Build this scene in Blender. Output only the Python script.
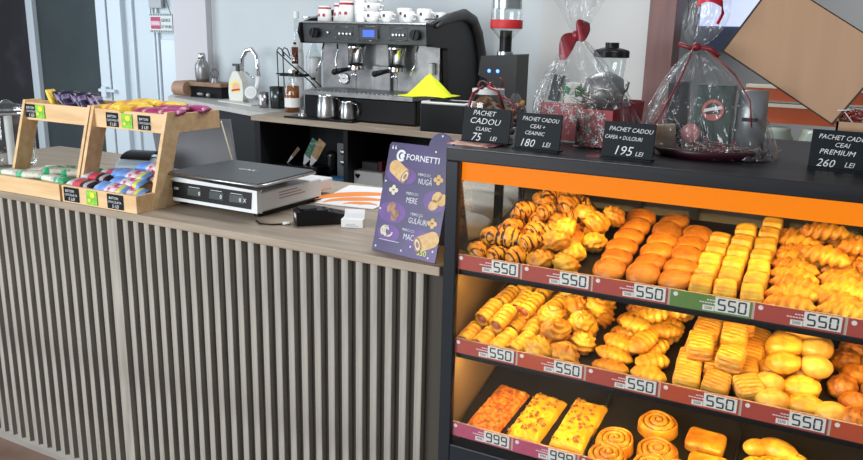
import bpy, math, random
from mathutils import Matrix, Vector, Euler, noise
random.seed(7)
PI = math.pi
D = bpy.data
col = bpy.context.scene.collection
for o in list(D.objects): D.objects.remove(o)
SC = bpy.context.scene

# ------------------------------------------------------------ camera
yaw, pitch, roll = math.radians(27.2556), math.radians(14.244), math.radians(1.3476)
fwd = Vector((-math.sin(yaw)*math.cos(pitch), math.cos(yaw)*math.cos(pitch), -math.sin(pitch)))
rt = Vector((math.cos(yaw), math.sin(yaw), 0)); up = rt.cross(fwd)
r2 = rt*math.cos(roll)+up*math.sin(roll); u2 = -rt*math.sin(roll)+up*math.cos(roll)
cd = D.cameras.new('camera'); cam = D.objects.new('camera', cd); col.objects.link(cam)
cam.matrix_world = Matrix(((r2.x, u2.x, -fwd.x, 0.0), (r2.y, u2.y, -fwd.y, -1.788), (r2.z, u2.z, -fwd.z, 1.702), (0, 0, 0, 1)))
cd.sensor_width = 36; cd.lens = 776.0/863*36; cd.clip_start = .05
SC.camera = cam
# ------------------------------------------------------------ world, light, exposure
w = D.worlds.new('world'); SC.world = w; w.use_nodes = True
w.node_tree.nodes['Background'].inputs[0].default_value = (.86, .92, 1.0, 1)
w.node_tree.nodes['Background'].inputs[1].default_value = .36
def area(name, loc, target, sx, sy, power, color):
    l = D.lights.new(name, 'AREA'); l.shape = 'RECTANGLE'; l.size = sx; l.size_y = sy; l.energy = power; l.color = color
    o = D.objects.new(name, l); col.objects.link(o); o.location = loc
    o.rotation_euler = (Vector(target)-Vector(loc)).to_track_quat('-Z', 'Y').to_euler()
    return o
area('shop_window_daylight', (-3.2, -4.0, 1.9), (-2.6, 1.0, 1.0), 3.6, 2.0, 235, (.93, .97, 1.0))
area('side_window_daylight', (-6.3, .9, 2.0), (-3.0, 1.9, 1.2), 1.6, 1.8, 62, (.80, .91, 1.0))
area('ceiling_light', (-1.6, 1.2, 3.0), (-1.6, 1.3, 0), 1.6, .5, 42, (.97, .98, 1.0))
area('case_lamp', (-.1, .07, 1.355), (-.1, .24, 1.0), 1.46, .03, 4.8, (1, .60, .19))
area('case_lamp_middle', (-.1, .028, 1.066), (-.1, .24, .85), 1.46, .02, 3.7, (1, .60, .19))
area('case_lamp_lower', (-.1, .028, .828), (-.1, .24, .60), 1.46, .02, 5.0, (1, .60, .19))
SC.view_settings.view_transform = 'Standard'; SC.view_settings.look = 'None'
SC.view_settings.exposure = 0.0; SC.view_settings.gamma = 1; SC.view_settings.use_curve_mapping = False

# ------------------------------------------------------------ materials
def mat(name, c, rough=.5, metal=0, c2=None, scale=20, stretch=(1, 1, 1), bump=0, bscale=60, emit=0, detail=4, coords='Object', contrast=(.35, .65), spec=None, rnd=0):
    m = D.materials.new(name); m.use_nodes = True; nt = m.node_tree; N = nt.nodes; L = nt.links
    b = N['Principled BSDF']
    b.inputs['Base Color'].default_value = (*c, 1); b.inputs['Roughness'].default_value = rough; b.inputs['Metallic'].default_value = metal
    if spec is not None: b.inputs['Specular IOR Level'].default_value = spec
    tc = N.new('ShaderNodeTexCoord'); mp = N.new('ShaderNodeMapping'); mp.inputs['Scale'].default_value = stretch
    L.new(tc.outputs[coords], mp.inputs[0]); out = None
    if c2:
        n = N.new('ShaderNodeTexNoise'); n.inputs['Scale'].default_value = scale; n.inputs['Detail'].default_value = detail
        r = N.new('ShaderNodeValToRGB'); r.color_ramp.elements[0].color = (*c, 1); r.color_ramp.elements[1].color = (*c2, 1)
        r.color_ramp.elements[0].position, r.color_ramp.elements[1].position = contrast
        L.new(mp.outputs[0], n.inputs[0]); L.new(n.outputs[0], r.inputs[0]); out = r.outputs[0]
    if rnd and out:
        oi = N.new('ShaderNodeObjectInfo'); h = N.new('ShaderNodeHueSaturation')
        mr = N.new('ShaderNodeMapRange'); mr.inputs[3].default_value = 1-rnd; mr.inputs[4].default_value = 1+rnd*.5
        L.new(oi.outputs['Random'], mr.inputs[0]); L.new(mr.outputs[0], h.inputs['Value']); L.new(out, h.inputs['Color']); out = h.outputs[0]
    if out: L.new(out, b.inputs['Base Color'])
    if bump:
        n2 = N.new('ShaderNodeTexNoise'); n2.inputs['Scale'].default_value = bscale; n2.inputs['Detail'].default_value = 3
        bp = N.new('ShaderNodeBump'); bp.inputs['Strength'].default_value = bump; bp.inputs['Distance'].default_value = .004
        L.new(mp.outputs[0], n2.inputs[0]); L.new(n2.outputs[0], bp.inputs['Height']); L.new(bp.outputs[0], b.inputs['Normal'])
    if emit:
        b.inputs['Emission Color'].default_value = (*c, 1); b.inputs['Emission Strength'].default_value = emit
    return m
def film(name, tint=(1, 1, 1), gloss=.12, rough=.08, bump=0, bscale=30, fres=1.45, haze=0):
    """thin clear sheet: mostly see-through with a Fresnel reflection"""
    m = D.materials.new(name); m.use_nodes = True; nt = m.node_tree; N = nt.nodes; L = nt.links
    N.remove(N['Principled BSDF']); out = N['Material Output']
    t = N.new('ShaderNodeBsdfTransparent'); t.inputs[0].default_value = (*tint, 1)
    g = N.new('ShaderNodeBsdfGlossy'); g.inputs['Roughness'].default_value = rough; g.inputs[0].default_value = (1, 1, 1, 1)
    lw = N.new('ShaderNodeLayerWeight'); lw.inputs[0].default_value = .5
    f = N.new('ShaderNodeMath'); f.operation = 'POWER'; f.inputs[1].default_value = 4.5; L.new(lw.outputs['Facing'], f.inputs[0])
    a = N.new('ShaderNodeMath'); a.operation = 'ADD'; a.inputs[1].default_value = gloss; a.use_clamp = True
    mx = N.new('ShaderNodeMixShader')
    L.new(f.outputs[0], a.inputs[0]); L.new(a.outputs[0], mx.inputs[0]); L.new(t.outputs[0], mx.inputs[1]); L.new(g.outputs[0], mx.inputs[2])
    last = mx
    if haze:
        d = N.new('ShaderNodeBsdfDiffuse'); d.inputs[0].default_value = (.85, .87, .88, 1)
        m2 = N.new('ShaderNodeMixShader'); m2.inputs[0].default_value = haze
        L.new(mx.outputs[0], m2.inputs[1]); L.new(d.outputs[0], m2.inputs[2]); last = m2
    if bump:
        tc = N.new('ShaderNodeTexCoord'); mp = N.new('ShaderNodeMapping'); mp.inputs['Scale'].default_value = (1, 1, .35)
        n2 = N.new('ShaderNodeTexNoise'); n2.inputs['Scale'].default_value = bscale; n2.inputs['Detail'].default_value = 2; n2.inputs['Distortion'].default_value = 1.5
        bp = N.new('ShaderNodeBump'); bp.inputs['Strength'].default_value = bump; bp.inputs['Distance'].default_value = .02
        L.new(tc.outputs['Object'], mp.inputs[0]); L.new(mp.outputs[0], n2.inputs[0]); L.new(n2.outputs[0], bp.inputs['Height']); L.new(bp.outputs[0], g.inputs['Normal'])
    L.new(last.outputs[0], out.inputs[0])
    return m
M = {}
M['counter_wood'] = mat('grey_wood_top', (.26, .205, .15), .45, c2=(.40, .325, .245), scale=6, stretch=(.5, 6, 6), contrast=(.3, .7))
M['slat'] = mat('slat_wood', (.27, .25, .215), .6, c2=(.41, .385, .335), scale=14, stretch=(3, 3, .25), bump=.2)
M['slat_back'] = mat('slat_backing', (.075, .066, .054), .9, spec=.22)
M['plinth'] = mat('plinth_wood', (.24, .225, .20), .6, c2=(.33, .31, .28), scale=10, stretch=(.3, 3, 3))
M['floor'] = mat('brown_floor_tile', (.20, .12, .09), .35, c2=(.28, .18, .14), scale=5)
M['wall'] = mat('pale_blue_wall', (.53, .575, .595), .85, c2=(.56, .605, .62), scale=2)
M['wall_grey'] = mat('pale_grey_wall', (.56, .56, .55), .85, c2=(.59, .59, .58), scale=2)
M['wall_pink'] = mat('lilac_grey_wall', (.58, .565, .59), .85)
M['pvc'] = mat('white_pvc', (.58, .66, .71), .35)
M['pvc2'] = mat('white_pvc_panel', (.52, .60, .645), .4)
M['seal'] = mat('black_seal', (.03, .035, .04), .6)
M['darkglass'] = mat('dark_door_glass', (.035, .05, .055), .12, c2=(.05, .068, .072), scale=1.5)
M['darkcloth'] = mat('dark_curtain', (.018, .018, .024), .45, c2=(.05, .05, .06), scale=4, contrast=(.5, .75))
M['mahogany'] = mat('mahogany', (.10, .025, .02), .4, c2=(.15, .04, .03), scale=8, stretch=(3, 3, .3))
M['black'] = mat('black_plastic', (.007, .007, .008), .35, spec=.22)
M['blackmatt'] = mat('black_matt', (.010, .010, .011), .8, spec=.22)
M['charcoal'] = mat('charcoal_board', (.013, .014, .016), .55, spec=.22)
M['case'] = mat('case_black_metal', (.016, .020, .026), .33, spec=.22)
M['casetop'] = mat('case_top_dark', (.016, .016, .018), .38, spec=.22, c2=(.028, .028, .031), scale=5, stretch=(.4, 5, 5))
M['caseback'] = mat('case_back_dark', (.028, .03, .034), .25)
M['tray'] = mat('dark_tray', (.018, .017, .017), .4, spec=.22)
M['steel'] = mat('brushed_steel', (.55, .55, .54), .28, 1, c2=(.42, .42, .42), scale=20, stretch=(1, 1, .2))
M['steel_dull'] = mat('dull_steel', (.22, .22, .225), .38, .8, c2=(.32, .32, .32), scale=14)
M['chrome'] = mat('chrome', (.75, .76, .77), .08, 1)
M['panelgrey'] = mat('machine_panel_grey', (.085, .095, .10), .35, .4)
M['white'] = mat('white_plastic', (.72, .73, .73), .35)
M['offwhite'] = mat('off_white', (.62, .62, .60), .5)
M['cup'] = mat('white_cup', (.82, .82, .81), .3)
M['red'] = mat('red_print', (.42, .012, .015), .5)
M['darkprint'] = mat('dark_print', (.04, .04, .045), .5)
M['lcd'] = mat('blue_display', (.04, .10, .55), .3, emit=.9)
M['led'] = mat('blue_led', (.05, .15, 1), .3, emit=6)
M['orangelight'] = mat('orange_light_band', (1.0, .24, .0), .4, emit=.90, spec=.1)
M['orangelight'].node_tree.nodes['Principled BSDF'].inputs['Base Color'].default_value = (.12, .03, .002, 1)
M['yellowcloth'] = mat('neon_yellow_cloth', (.80, .88, .02), .7, c2=(.72, .80, .02), scale=30)
M['pine'] = mat('pine_wood', (.66, .42, .20), .5, c2=(.78, .54, .30), scale=6, stretch=(.7, 6, 6))
M['brownwood'] = mat('brown_wood', (.28, .16, .09), .6, c2=(.20, .11, .06), scale=20)
M['card'] = mat('kraft_cardboard', (.47, .285, .17), .8, c2=(.51, .315, .19), scale=3, stretch=(8, 8, .5))
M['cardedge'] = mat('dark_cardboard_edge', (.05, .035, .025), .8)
M['chalk'] = mat('chalkboard', (.005, .009, .012), .6, spec=.22)
M['chalkwhite'] = mat('white_chalk_ink', (.78, .80, .80), .7)
M['label_red'] = mat('label_red', (.42, .075, .05), .35, c2=(.36, .05, .045), scale=9)
M['label_orange'] = mat('label_orange_red', (.50, .085, .03), .35, c2=(.42, .06, .04), scale=9)
M['label_green'] = mat('label_green', (.10, .20, .045), .35, c2=(.15, .26, .07), scale=9)
M['label_purple'] = mat('label_pink_purple', (.42, .06, .13), .35, c2=(.48, .10, .18), scale=9)
M['label_lcd'] = mat('label_grey_card', (.72, .72, .68), .4)
M['label_ink'] = mat('label_ink', (.03, .03, .035), .5)
M['label_clear'] = mat('label_holder', (.55, .42, .34), .3)
M['purple'] = mat('poster_purple', (.036, .024, .105), .35, c2=(.085, .038, .21), scale=7, contrast=(.4, .75))
M['purpleglow'] = mat('poster_violet_patch', (.13, .04, .27), .35, c2=(.07, .03, .18), scale=16)
M['poster_back'] = mat('poster_back_grey', (.14, .14, .17), .6)
M['bake1'] = mat('printed_pastry_gold', (.62, .36, .12), .5, c2=(.72, .50, .22), scale=60)
M['bake2'] = mat('printed_pastry_brown', (.22, .10, .06), .5, c2=(.45, .25, .14), scale=80)
M['bakecream'] = mat('printed_cream', (.70, .66, .48), .5)
M['limeprint'] = mat('lime_print', (.65, .72, .10), .5)
M['orangeprint'] = mat('orange_print', (.85, .25, .03), .5)
M['paper'] = mat('white_paper', (.75, .75, .75), .6)
M['glass'] = film('clear_glass', (.985, .99, .985), .008, .01)
M['glassjar'] = film('jar_glass', (.90, .93, .93), .07, .03)
M['sideglass'] = film('side_glass', (.90, .89, .86), .05, .04)
M['cello'] = film('cellophane', (.955, .96, .96), .05, .16, bump=1.0, bscale=30, fres=1.4, haze=.03)
M['fire_red'] = mat('red_ribbon', (.14, .006, .012), .35, c2=(.26, .01, .02), scale=40)
M['redbox'] = mat('christmas_red_card', (.30, .012, .022), .5)
M['snow'] = mat('snowflake_white', (.75, .70, .70), .6)
M['green'] = mat('dark_green_box', (.012, .035, .025), .4)
M['brightgreen'] = mat('bright_green_print', (.13, .48, .05), .5, c2=(.30, .62, .05), scale=60)
M['yellowprint'] = mat('yellow_print', (.85, .72, .04), .5)
M['amber'] = mat('amber_syrup', (.26, .075, .012), .15)
M['laptop'] = mat('laptop_grey', (.16, .168, .185), .45)
M['printer'] = mat('pale_blue_plastic', (.40, .49, .55), .4)
M['sack'] = mat('pale_plastic_bag', (.50, .48, .43), .5, c2=(.55, .53, .50), scale=8, bump=.4, bscale=20)
M['scale_dark'] = mat('scale_pan_dark', (.055, .058, .062), .4, .3)
M['bench_red'] = mat('orange_red_panel', (.52, .09, .02), .5)
M['cream'] = mat('cream_trim', (.62, .55, .42), .5)
M['jargreen'] = mat('pale_green_glass', (.36, .42, .36), .25, c2=(.25, .24, .14), scale=9)
M['winlight'] = mat('bright_window_pane', (.62, .70, .95), .4, emit=.9)
M['blueframe'] = mat('blue_grey_panel', (.16, .19, .30), .5)
# bakery
def dough(n, a, b, scale=28, rough=.38, bump=.7, bscale=75, rnd=.30, contrast=(.35, .65)): return mat(n, a, rough, c2=b, scale=scale, bump=bump, bscale=bscale, rnd=rnd, contrast=contrast)
M['d_gold'] = dough('golden_crust', (.50, .165, .012), (.82, .42, .035))
M['d_deep'] = dough('deep_golden_crust', (.40, .115, .010), (.66, .25, .022))
M['d_pale'] = dough('pale_crust', (.84, .52, .10), (.70, .34, .05))
M['d_yellow'] = dough('yellow_crust', (.68, .27, .018), (.92, .58, .06))
M['d_side'] = dough('pale_layers', (.82, .53, .18), (.66, .34, .07), scale=50)
M['d_brown'] = dough('dark_golden_crust', (.26, .07, .009), (.62, .25, .03), scale=55)
M['choc'] = mat('dark_chocolate', (.045, .016, .010), .3, c2=(.10, .035, .018), scale=40)
M['choc2'] = mat('chocolate_crumb', (.12, .05, .02), .5, c2=(.45, .22, .06), scale=70)
M['sausage'] = mat('sausage_end', (.34, .10, .06), .4, c2=(.45, .15, .08), scale=80)
M['cinnamon'] = mat('cinnamon_line', (.14, .04, .01), .5, c2=(.25, .08, .02), scale=60)
M['pizza'] = mat('red_cheese_topping', (.50, .07, .008), .45, c2=(.86, .36, .045), scale=75, bump=1.6, bscale=110, contrast=(.36, .62))
M['cheese'] = mat('melted_cheese', (.90, .56, .03), .35, c2=(.80, .38, .02), scale=16, bump=.5, bscale=50)
M['bits'] = mat('ham_bits', (.26, .08, .02), .5, c2=(.42, .17, .04), scale=60)

# ------------------------------------------------------------ mesh builder
def TR(loc=(0, 0, 0), rot=(0, 0, 0), sc=(1, 1, 1)):
    return Matrix.LocRotScale(Vector(loc), Euler(rot), Vector(sc))
_txt = {}
def text_data(s, shear=0.0):
    k = (s, shear)
    if k not in _txt:
        cu = D.curves.new('t', 'FONT'); cu.body = s; cu.size = 1; cu.align_x = 'LEFT'; cu.resolution_u = 2; cu.shear = shear; cu.extrude = .02; cu.offset = .012 if not shear else -.004
        ob = D.objects.new('t', cu); col.objects.link(ob)
        me = D.meshes.new_from_object(ob.evaluated_get(bpy.context.evaluated_depsgraph_get()))
        _txt[k] = ([v.co.copy() for v in me.vertices], [tuple(p.vertices) for p in me.polygons])
        D.objects.remove(ob); D.curves.remove(cu); D.meshes.remove(me)
    return _txt[k]
class MB:
    def __init__(s): s.v = []; s.f = []; s.m = []; s.sm = []
    def add(s, vs, fs, mi=0, T=None, smooth=False):
        n = len(s.v)
        s.v += [(T @ Vector(v)) if T else Vector(v) for v in vs]
        s.f += [tuple(i+n for i in f) for f in fs]; s.m += [mi]*len(fs); s.sm += [smooth]*len(fs); return s
    def box(s, x0, x1, y0, y1, z0, z1, mi=0, T=None):
        return s.add([(x, y, z) for x in (x0, x1) for y in (y0, y1) for z in (z0, z1)],
            [(0, 1, 3, 2), (4, 6, 7, 5), (0, 4, 5, 1), (2, 3, 7, 6), (0, 2, 6, 4), (1, 5, 7, 3)], mi, T)
    def prism(s, pts, z0, z1, mi=0, T=None, smooth=False):
        n = len(pts)
        s.add([(x, y, z0) for x, y in pts]+[(x, y, z1) for x, y in pts], [tuple(range(n-1, -1, -1)), tuple(range(n, 2*n))], mi, T)
        return s.add([(x, y, z0) for x, y in pts]+[(x, y, z1) for x, y in pts], [(i, (i+1) % n, n+(i+1) % n, n+i) for i in range(n)], mi, T, smooth)
    def surf(s, fn, nu, nv, cu=False, cv=False, mi=0, T=None, mfn=None, smooth=True):
        vs = []; fs = []
        for j in range(nv+(0 if cv else 1)):
            for i in range(nu+(0 if cu else 1)): vs.append(Vector(fn(i/nu, j/nv)))
        W = nu if cu else nu+1; Hh = nv if cv else nv+1; n0 = len(s.f)
        for j in range(nv):
            for i in range(nu): fs.append((j*W+i, j*W+(i+1) % W, ((j+1) % Hh)*W+(i+1) % W, ((j+1) % Hh)*W+i))
        s.add(vs, fs, mi, T, smooth)
        if mfn:
            k = n0
            for j in range(nv):
                for i in range(nu): s.m[k] = mfn((i+.5)/nu, (j+.5)/nv); k += 1
        return s
    def lathe(s, prof, n=24, mi=0, T=None, a=2*PI):
        P = len(prof)-1
        def fn(u, v):
            k = v*P; i = min(int(k+1e-6), P); r, z = prof[i]
            return (r*math.cos(u*a), r*math.sin(u*a), z)
        return s.surf(fn, n, P, cu=(a > 6.2), mi=mi, T=T)
    def cyl(s, r, z0, z1, n=20, mi=0, T=None, r1=None):
        r1 = r if r1 is None else r1
        return s.lathe([(0, z0), (r, z0)], n, mi, T).lathe([(r, z0), (r1, z1)], n, mi, T).lathe([(r1, z1), (0, z1)], n, mi, T)
    def tube(s, path, r, n=8, mi=0, T=None, closed=False):
        P = [Vector(p) for p in path]; K = len(P); rings = []
        up0 = Vector((0, 0, 1))
        for i, p in enumerate(P):
            if closed: t = (P[(i+1) % K]-P[i-1]).normalized()
            else: t = (P[min(i+1, K-1)]-P[max(i-1, 0)]).normalized()
            a = t.cross(up0)
            if a.length < .05: a = t.cross(Vector((0, 1, 0)))
            a.normalize(); b = a.cross(t).normalized(); rr = r(i/(K-1)) if callable(r) else r
            rings.append([p+a*rr*math.cos(q*2*PI/n)+b*rr*math.sin(q*2*PI/n) for q in range(n)])
        vs = [v for rg in rings for v in rg]; fs = []
        for j in range(K if closed else K-1):
            for i in range(n): fs.append((j*n+i, j*n+(i+1) % n, ((j+1) % K)*n+(i+1) % n, ((j+1) % K)*n+i))
        if not closed: fs += [tuple(range(n-1, -1, -1)), tuple(range((K-1)*n, K*n))]
        return s.add(vs, fs, mi, T, True)
    def ball(s, rx, ry, rz, T=None, mi=0, nu=24, nv=14, disp=None, e=1.0, mfn=None):
        def fn(u, v):
            th = u*2*PI; ph = (v-.5)*PI
            def pw(x, q): return math.copysign(abs(x)**q, x)
            d = Vector((pw(math.cos(ph), e)*pw(math.cos(th), e), pw(math.cos(ph), e)*pw(math.sin(th), e), pw(math.sin(ph), e)))
            k = disp(d, th, ph) if disp else 1
            return (d.x*rx*k, d.y*ry*k, d.z*rz*k)
        return s.surf(fn, nu, nv, cu=True, mi=mi, T=T, mfn=mfn)
    def text(s, t, size, T, mi=0, shear=0.0, sx=1.0):
        vs, fs = text_data(t, shear)
        return s.add([Vector((v.x*size*sx, v.y*size, v.z*size*.3)) for v in vs], fs, mi, T)
    def build(s, name, mats, parent=None, loc=(0, 0, 0), rot=(0, 0, 0), bev=0, sub=0, label=None, kind=None):
        me = D.meshes.new(name); me.from_pydata([tuple(v) for v in s.v], [], s.f)
        if not isinstance(mats, (list, tuple)): mats = [mats]
        for m in mats: me.materials.append(m)
        me.polygons.foreach_set('material_index', s.m); me.polygons.foreach_set('use_smooth', s.sm)
        me.update(); me.validate()
        o = D.objects.new(name, me); col.objects.link(o); o.location = loc; o.rotation_euler = rot
        if parent: o.parent = parent
        if bev:
            b = o.modifiers.new('bevel', 'BEVEL'); b.width = bev; b.segments = 2; b.limit_method = 'ANGLE'
        if label: o['label'] = label
        if kind: o['kind'] = kind
        return o
def bx(*a, **k): return MB().box(*a, **k)
def tag(o, label, cat, group=None):
    o['label'] = label; o['category'] = cat
    if group: o['group'] = group
    return o
def thing(name, label, cat, loc=(0, 0, 0), rotz=0, group=None, rot=None):
    o = D.objects.new(name, None); col.objects.link(o); o.location = loc; o.rotation_euler = rot or (0, 0, rotz); o.empty_display_size = .05
    return tag(o, label, cat, group)
def struct(name, mb, m, **k): return mb.build(name, m, kind='structure', **k)
def dup(o, loc, rot, label=None, scale=None):
    c = o.copy(); col.objects.link(c); c.location = loc; c.rotation_euler = rot
    if scale is not None: c.scale = scale
    if label: c['label'] = label
    for ch in o.children:
        d = ch.copy(); col.objects.link(d); d.parent = c
        for g in ch.children:
            e = g.copy(); col.objects.link(e); e.parent = d
    return c
ORD = ['first', 'second', 'third', 'fourth', 'fifth', 'sixth', 'seventh', 'eighth', 'ninth', 'tenth', 'eleventh', 'twelfth', 'thirteenth', 'fourteenth']
TOP = 1.419      # display case top
CT = 1.095       # front counter top
BZ = 1.18        # back counter top
FR = (PI/2, 0, 0)   # text standing up, read from the shop side

# ============================================================ SETTING
struct('floor', bx(-9, 3, -3, 7, -.05, 0), M['floor'])
WY = 3.0
# back wall: door zone on the left, plain wall, then opening on the right
struct('wall_back', bx(-4.45, -1.05, WY, WY+.12, 0, 3.1), M['wall'])
struct('wall_middle', bx(-1.72, -1.05, WY-.012, WY-.001, 0, 3.1), M['wall_grey'])
struct('wall_pier', bx(-4.80, -4.451, WY-.06, WY+.12, 0, 3.1), M['wall_pink'])
struct('trim_1', bx(-1.05, -.90, WY-.05, WY+.17, 0, 3.1), M['mahogany'])
struct('wall_left', bx(-8.6, -5.69, WY+.02, WY+.12, 0, .25).box(-8.6, -4.801, WY+.06, WY+.14, 0, 3.1), M['pvc2'])
struct('wall_far', bx(-1.6, 3, 4.6, 4.7, 0, 3.1), M['wall_grey'])
# glazed door at left: two dark panes and white frame posts
d1 = struct('door_1', bx(-6.62, -6.53, WY-.04, WY+.03, 0, 3.1), M['pvc'], bev=.006)
for x0, x1 in ((-5.70, -5.58), (-5.56, -5.40)):
    bx(x0, x1, WY-.05, WY+.03, 0, 3.1).build('door_post', M['pvc'], d1, bev=.008)
bx(-5.582, -5.558, WY-.03, WY+.02, 0, 3.1).build('door_seal', M['seal'], d1)
bx(-6.53, -5.70, WY+.005, WY+.015, 0, 3.1).build('dark_pane', M['darkglass'], d1, label='dark grey-green door pane')
bx(-8.4, -6.62, WY+.005, WY+.015, 0, 3.1).build('dark_pane', M['darkcloth'], d1, label='black glossy side pane')
m = MB().box(-5.70, -5.50, WY-.085, WY-.05, 1.145, 1.17).box(-5.66, -5.60, WY-.09, WY-.05, 1.10, 1.19)
m.build('door_handle', M['pvc'], d1, bev=.004)
d2 = struct('door_2', bx(-5.40, -4.801, WY-.005, WY+.05, 0, 3.1), M['pvc2'])
for x in (-5.31, -5.07, -5.03):
    bx(x, x+.022, WY-.03, WY-.005, 0, 3.1).build('frame_ridge', M['pvc'], d2, bev=.006)
bx(-5.0, -4.83, WY-.014, WY-.005, 0, 1.60).build('door_panel', M['pvc'], d2, bev=.004)
# room behind the opening
wn = struct('window_1', bx(-1.05, -.55, 4.55, 4.6, 1.62, 2.4), M['blueframe'])
bx(-1.02, -.58, 4.535, 4.55, 1.80, 2.36).build('window_pane', M['winlight'], wn)

# ============================================================ FRONT COUNTER
fc = thing('slatted_counter', 'long counter front clad in narrow vertical grey wood slats', 'counter', (0, 0, 0))
bx(-3.52, -.905, .028, .06, .045, 1.068).build('backing_panel', M['slat_back'], fc, label='dark brown panel showing between the slats')
bx(-3.52, -.905, .018, .05, 0, .045).build('plinth', M['plinth'], fc)
bx(-.905, -.885, .02, .84, 0, 1.068).build('end_panel', M['slat_back'], fc, label='dark end board beside the display case')
px = -2.187; k = 0; first = None
spots = []
x = -2.187
while x > -3.52:
    x -= .053; spots.append((x, .0235))
spots.append((-2.187, .050))
x = -2.187+.050+.030
while x < -.93:
    spots.append((x, .0235)); x += .0495
for i, (x, wd) in enumerate(sorted(spots)):
    bx(0, wd, 0, .024, 0, 1.023).build('slat', M['slat'], fc, loc=(x, .006, .045), bev=.002)
tag(bx(-3.53, -.888, -.012, .86, CT-.026, CT).build('counter_worktop', M['counter_wood'], bev=.003), 'grey-brown wood-look worktop over the slatted counter', 'worktop')

# ============================================================ CANDY DISPLAY STANDS
def stand(x, label):
    t = thing('candy_stand', label, 'display stand', (x, 0, CT), 0, 'two-tier pine candy stands')
    W = .366
    m = MB().box(0, W, -.006, .008, 0, .060).box(0, .014, .008, .27, 0, .060).box(W-.014, W, .008, .27, 0, .060).box(0, W, .27, .284, 0, .06).box(.014, W-.014, .008, .27, 0, .008)
    m.build('lower_tray', M['pine'], t, bev=.0015)
    m = MB().box(0, W, .150, .163, .250, .316).box(0, .012, .163, .392, .250, .316).box(W-.012, W, .163, .392, .250, .316).box(0, W, .392, .405, .25, .316).box(.012, W-.012, .163, .392, .250, .258)
    m.build('upper_tray', M['pine'], t, bev=.0015)
    for sx in (-.003, W-.011):
        MB().prism([(.055, 0), (.118, 0), (.222, .325), (.150, .325)], 0, .014, T=Matrix(((0, 0, 1, sx), (1, 0, 0, 0), (0, 1, 0, 0), (0, 0, 0, 1)))).build('side_board', M['pine'], t, bev=.0015)
    return t
stand(-2.766, 'left pine candy stand, dark packets above and green bars below')
stand(-2.387, 'right pine candy stand, yellow packets above and blue bars below')
def mini_sign(x, y, z, w_, h_, kind, label):
    t = thing('price_card', label, 'price card', (x, y, z), 0, 'small cards on the candy stands')
    if kind == 'chalk':
        bx(0, w_, -.002, 0, 0, h_).build('card', M['chalk'], t)
        m = MB()
        m.text('BATON', h_*.26, TR((w_*.12, -.0025, h_*.66), FR), shear=.2)
        m.text('CIOCOLATA', h_*.22, TR((w_*.06, -.0025, h_*.40), FR), shear=.2)
        m.text('5 LEI', h_*.32, TR((w_*.30, -.0025, h_*.08), FR), shear=.2)
        m.build('handwriting', M['chalkwhite'], t)
    else:
        bx(0, w_, -.002, 0, 0, h_).build('card', M['brightgreen'], t)
        m = MB().ball(w_*.24, .0008, h_*.2, TR((w_*.62, -.003, h_*.70))).ball(w_*.14, .0008, h_*.12, TR((w_*.3, -.003, h_*.3)))
        m.build('yellow_picture', M['yellowprint'], t)
for x, y, z, k_, lb in [(-2.372, -.008, CT+.006, 'chalk', 'black chalk price card under the red bars, right lower tray'),
        (-2.258, -.008, CT+.006, 'green', 'green yellow picture card on front of right lower tray'),
        (-2.155, -.008, CT+.006, 'chalk', 'black chalk price card under the blue bars, right lower tray'),
        (-2.755, .148, CT+.260, 'chalk', 'black chalk price card on the left upper tray'),
        (-2.700, .148, CT+.260, 'green', 'green yellow picture card on the left upper tray'),
        (-2.315, .148, CT+.257, 'chalk', 'black chalk price card under the yellow packets, right upper tray'),
        (-2.238, .148, CT+.257, 'green', 'green yellow picture card on the right upper tray'),
        (-2.158, .148, CT+.257, 'chalk', 'black chalk price card under the magenta packets, right upper tray')]:
    mini_sign(x, y, z, .074 if y < 0 and k_ == 'chalk' else (.058 if k_ == 'chalk' else .052), .050, k_, lb)
# wrapped bars
def wrapper(L, W, H, mats, name, bands):
    """pillow wrapper with crimped ends; bands = [(x0,x1,mat)] along its length"""
    m = MB()
    def fn(u, v):
        x = (v-.5)*2; th = u*2*PI
        k = max(0.0, 1-abs(x)**6)**.5; k = max(k, .04) if abs(x) < .93 else .05
        wy = W/2*(.80+.2*k) if abs(x) < .93 else W/2*.95
        s_ = math.sin(th); c_ = math.cos(th)
        return (x*L/2, wy*math.copysign(abs(c_)**.6, c_), H/2*k*math.copysign(abs(s_)**.8, s_)+.0012*noise.noise(Vector((x*9, c_*3, s_*3))))
    def mf(u, v):
        x = v
        for a, b, q in bands:
            if a <= x < b: return q
        return 0
    m.surf(fn, 14, 22, cu=True, mfn=mf)
    return m.build(name, mats)
W_ = {}
W_['green'] = [mat('wrap_green', (.02, .42, .17), .35), mat('wrap_cream', (.78, .76, .64), .4, c2=(.35, .30, .24), scale=55, contrast=(.5, .66)), mat('wrap_mint', (.50, .66, .52), .4, c2=(.05, .35, .2), scale=50, contrast=(.52, .6))]
W_['red'] = [mat('wrap_dark_brown', (.035, .012, .015), .3), mat('wrap_silver', (.62, .62, .66), .35, c2=(.35, .3, .35), scale=60), mat('wrap_pinkred', (.62, .06, .10), .35)]
W_['blue'] = [mat('wrap_blue', (.12, .28, .74), .35, c2=(.25, .42, .82), scale=40), mat('wrap_white_print', (.66, .66, .74), .4, c2=(.60, .12, .22), scale=60, contrast=(.5, .58)), mat('wrap_cherry', (.60, .07, .16), .35, c2=(.75, .65, .70), scale=50, contrast=(.5, .6)), mat('wrap_lime', (.70, .72, .08), .4)]
W_['yellow'] = [mat('wrap_yellow', (.80, .48, .03), .35, c2=(.86, .60, .05), scale=30), mat('wrap_brown_print', (.55, .18, .05), .4, c2=(.8, .5, .1), scale=60)]
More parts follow.
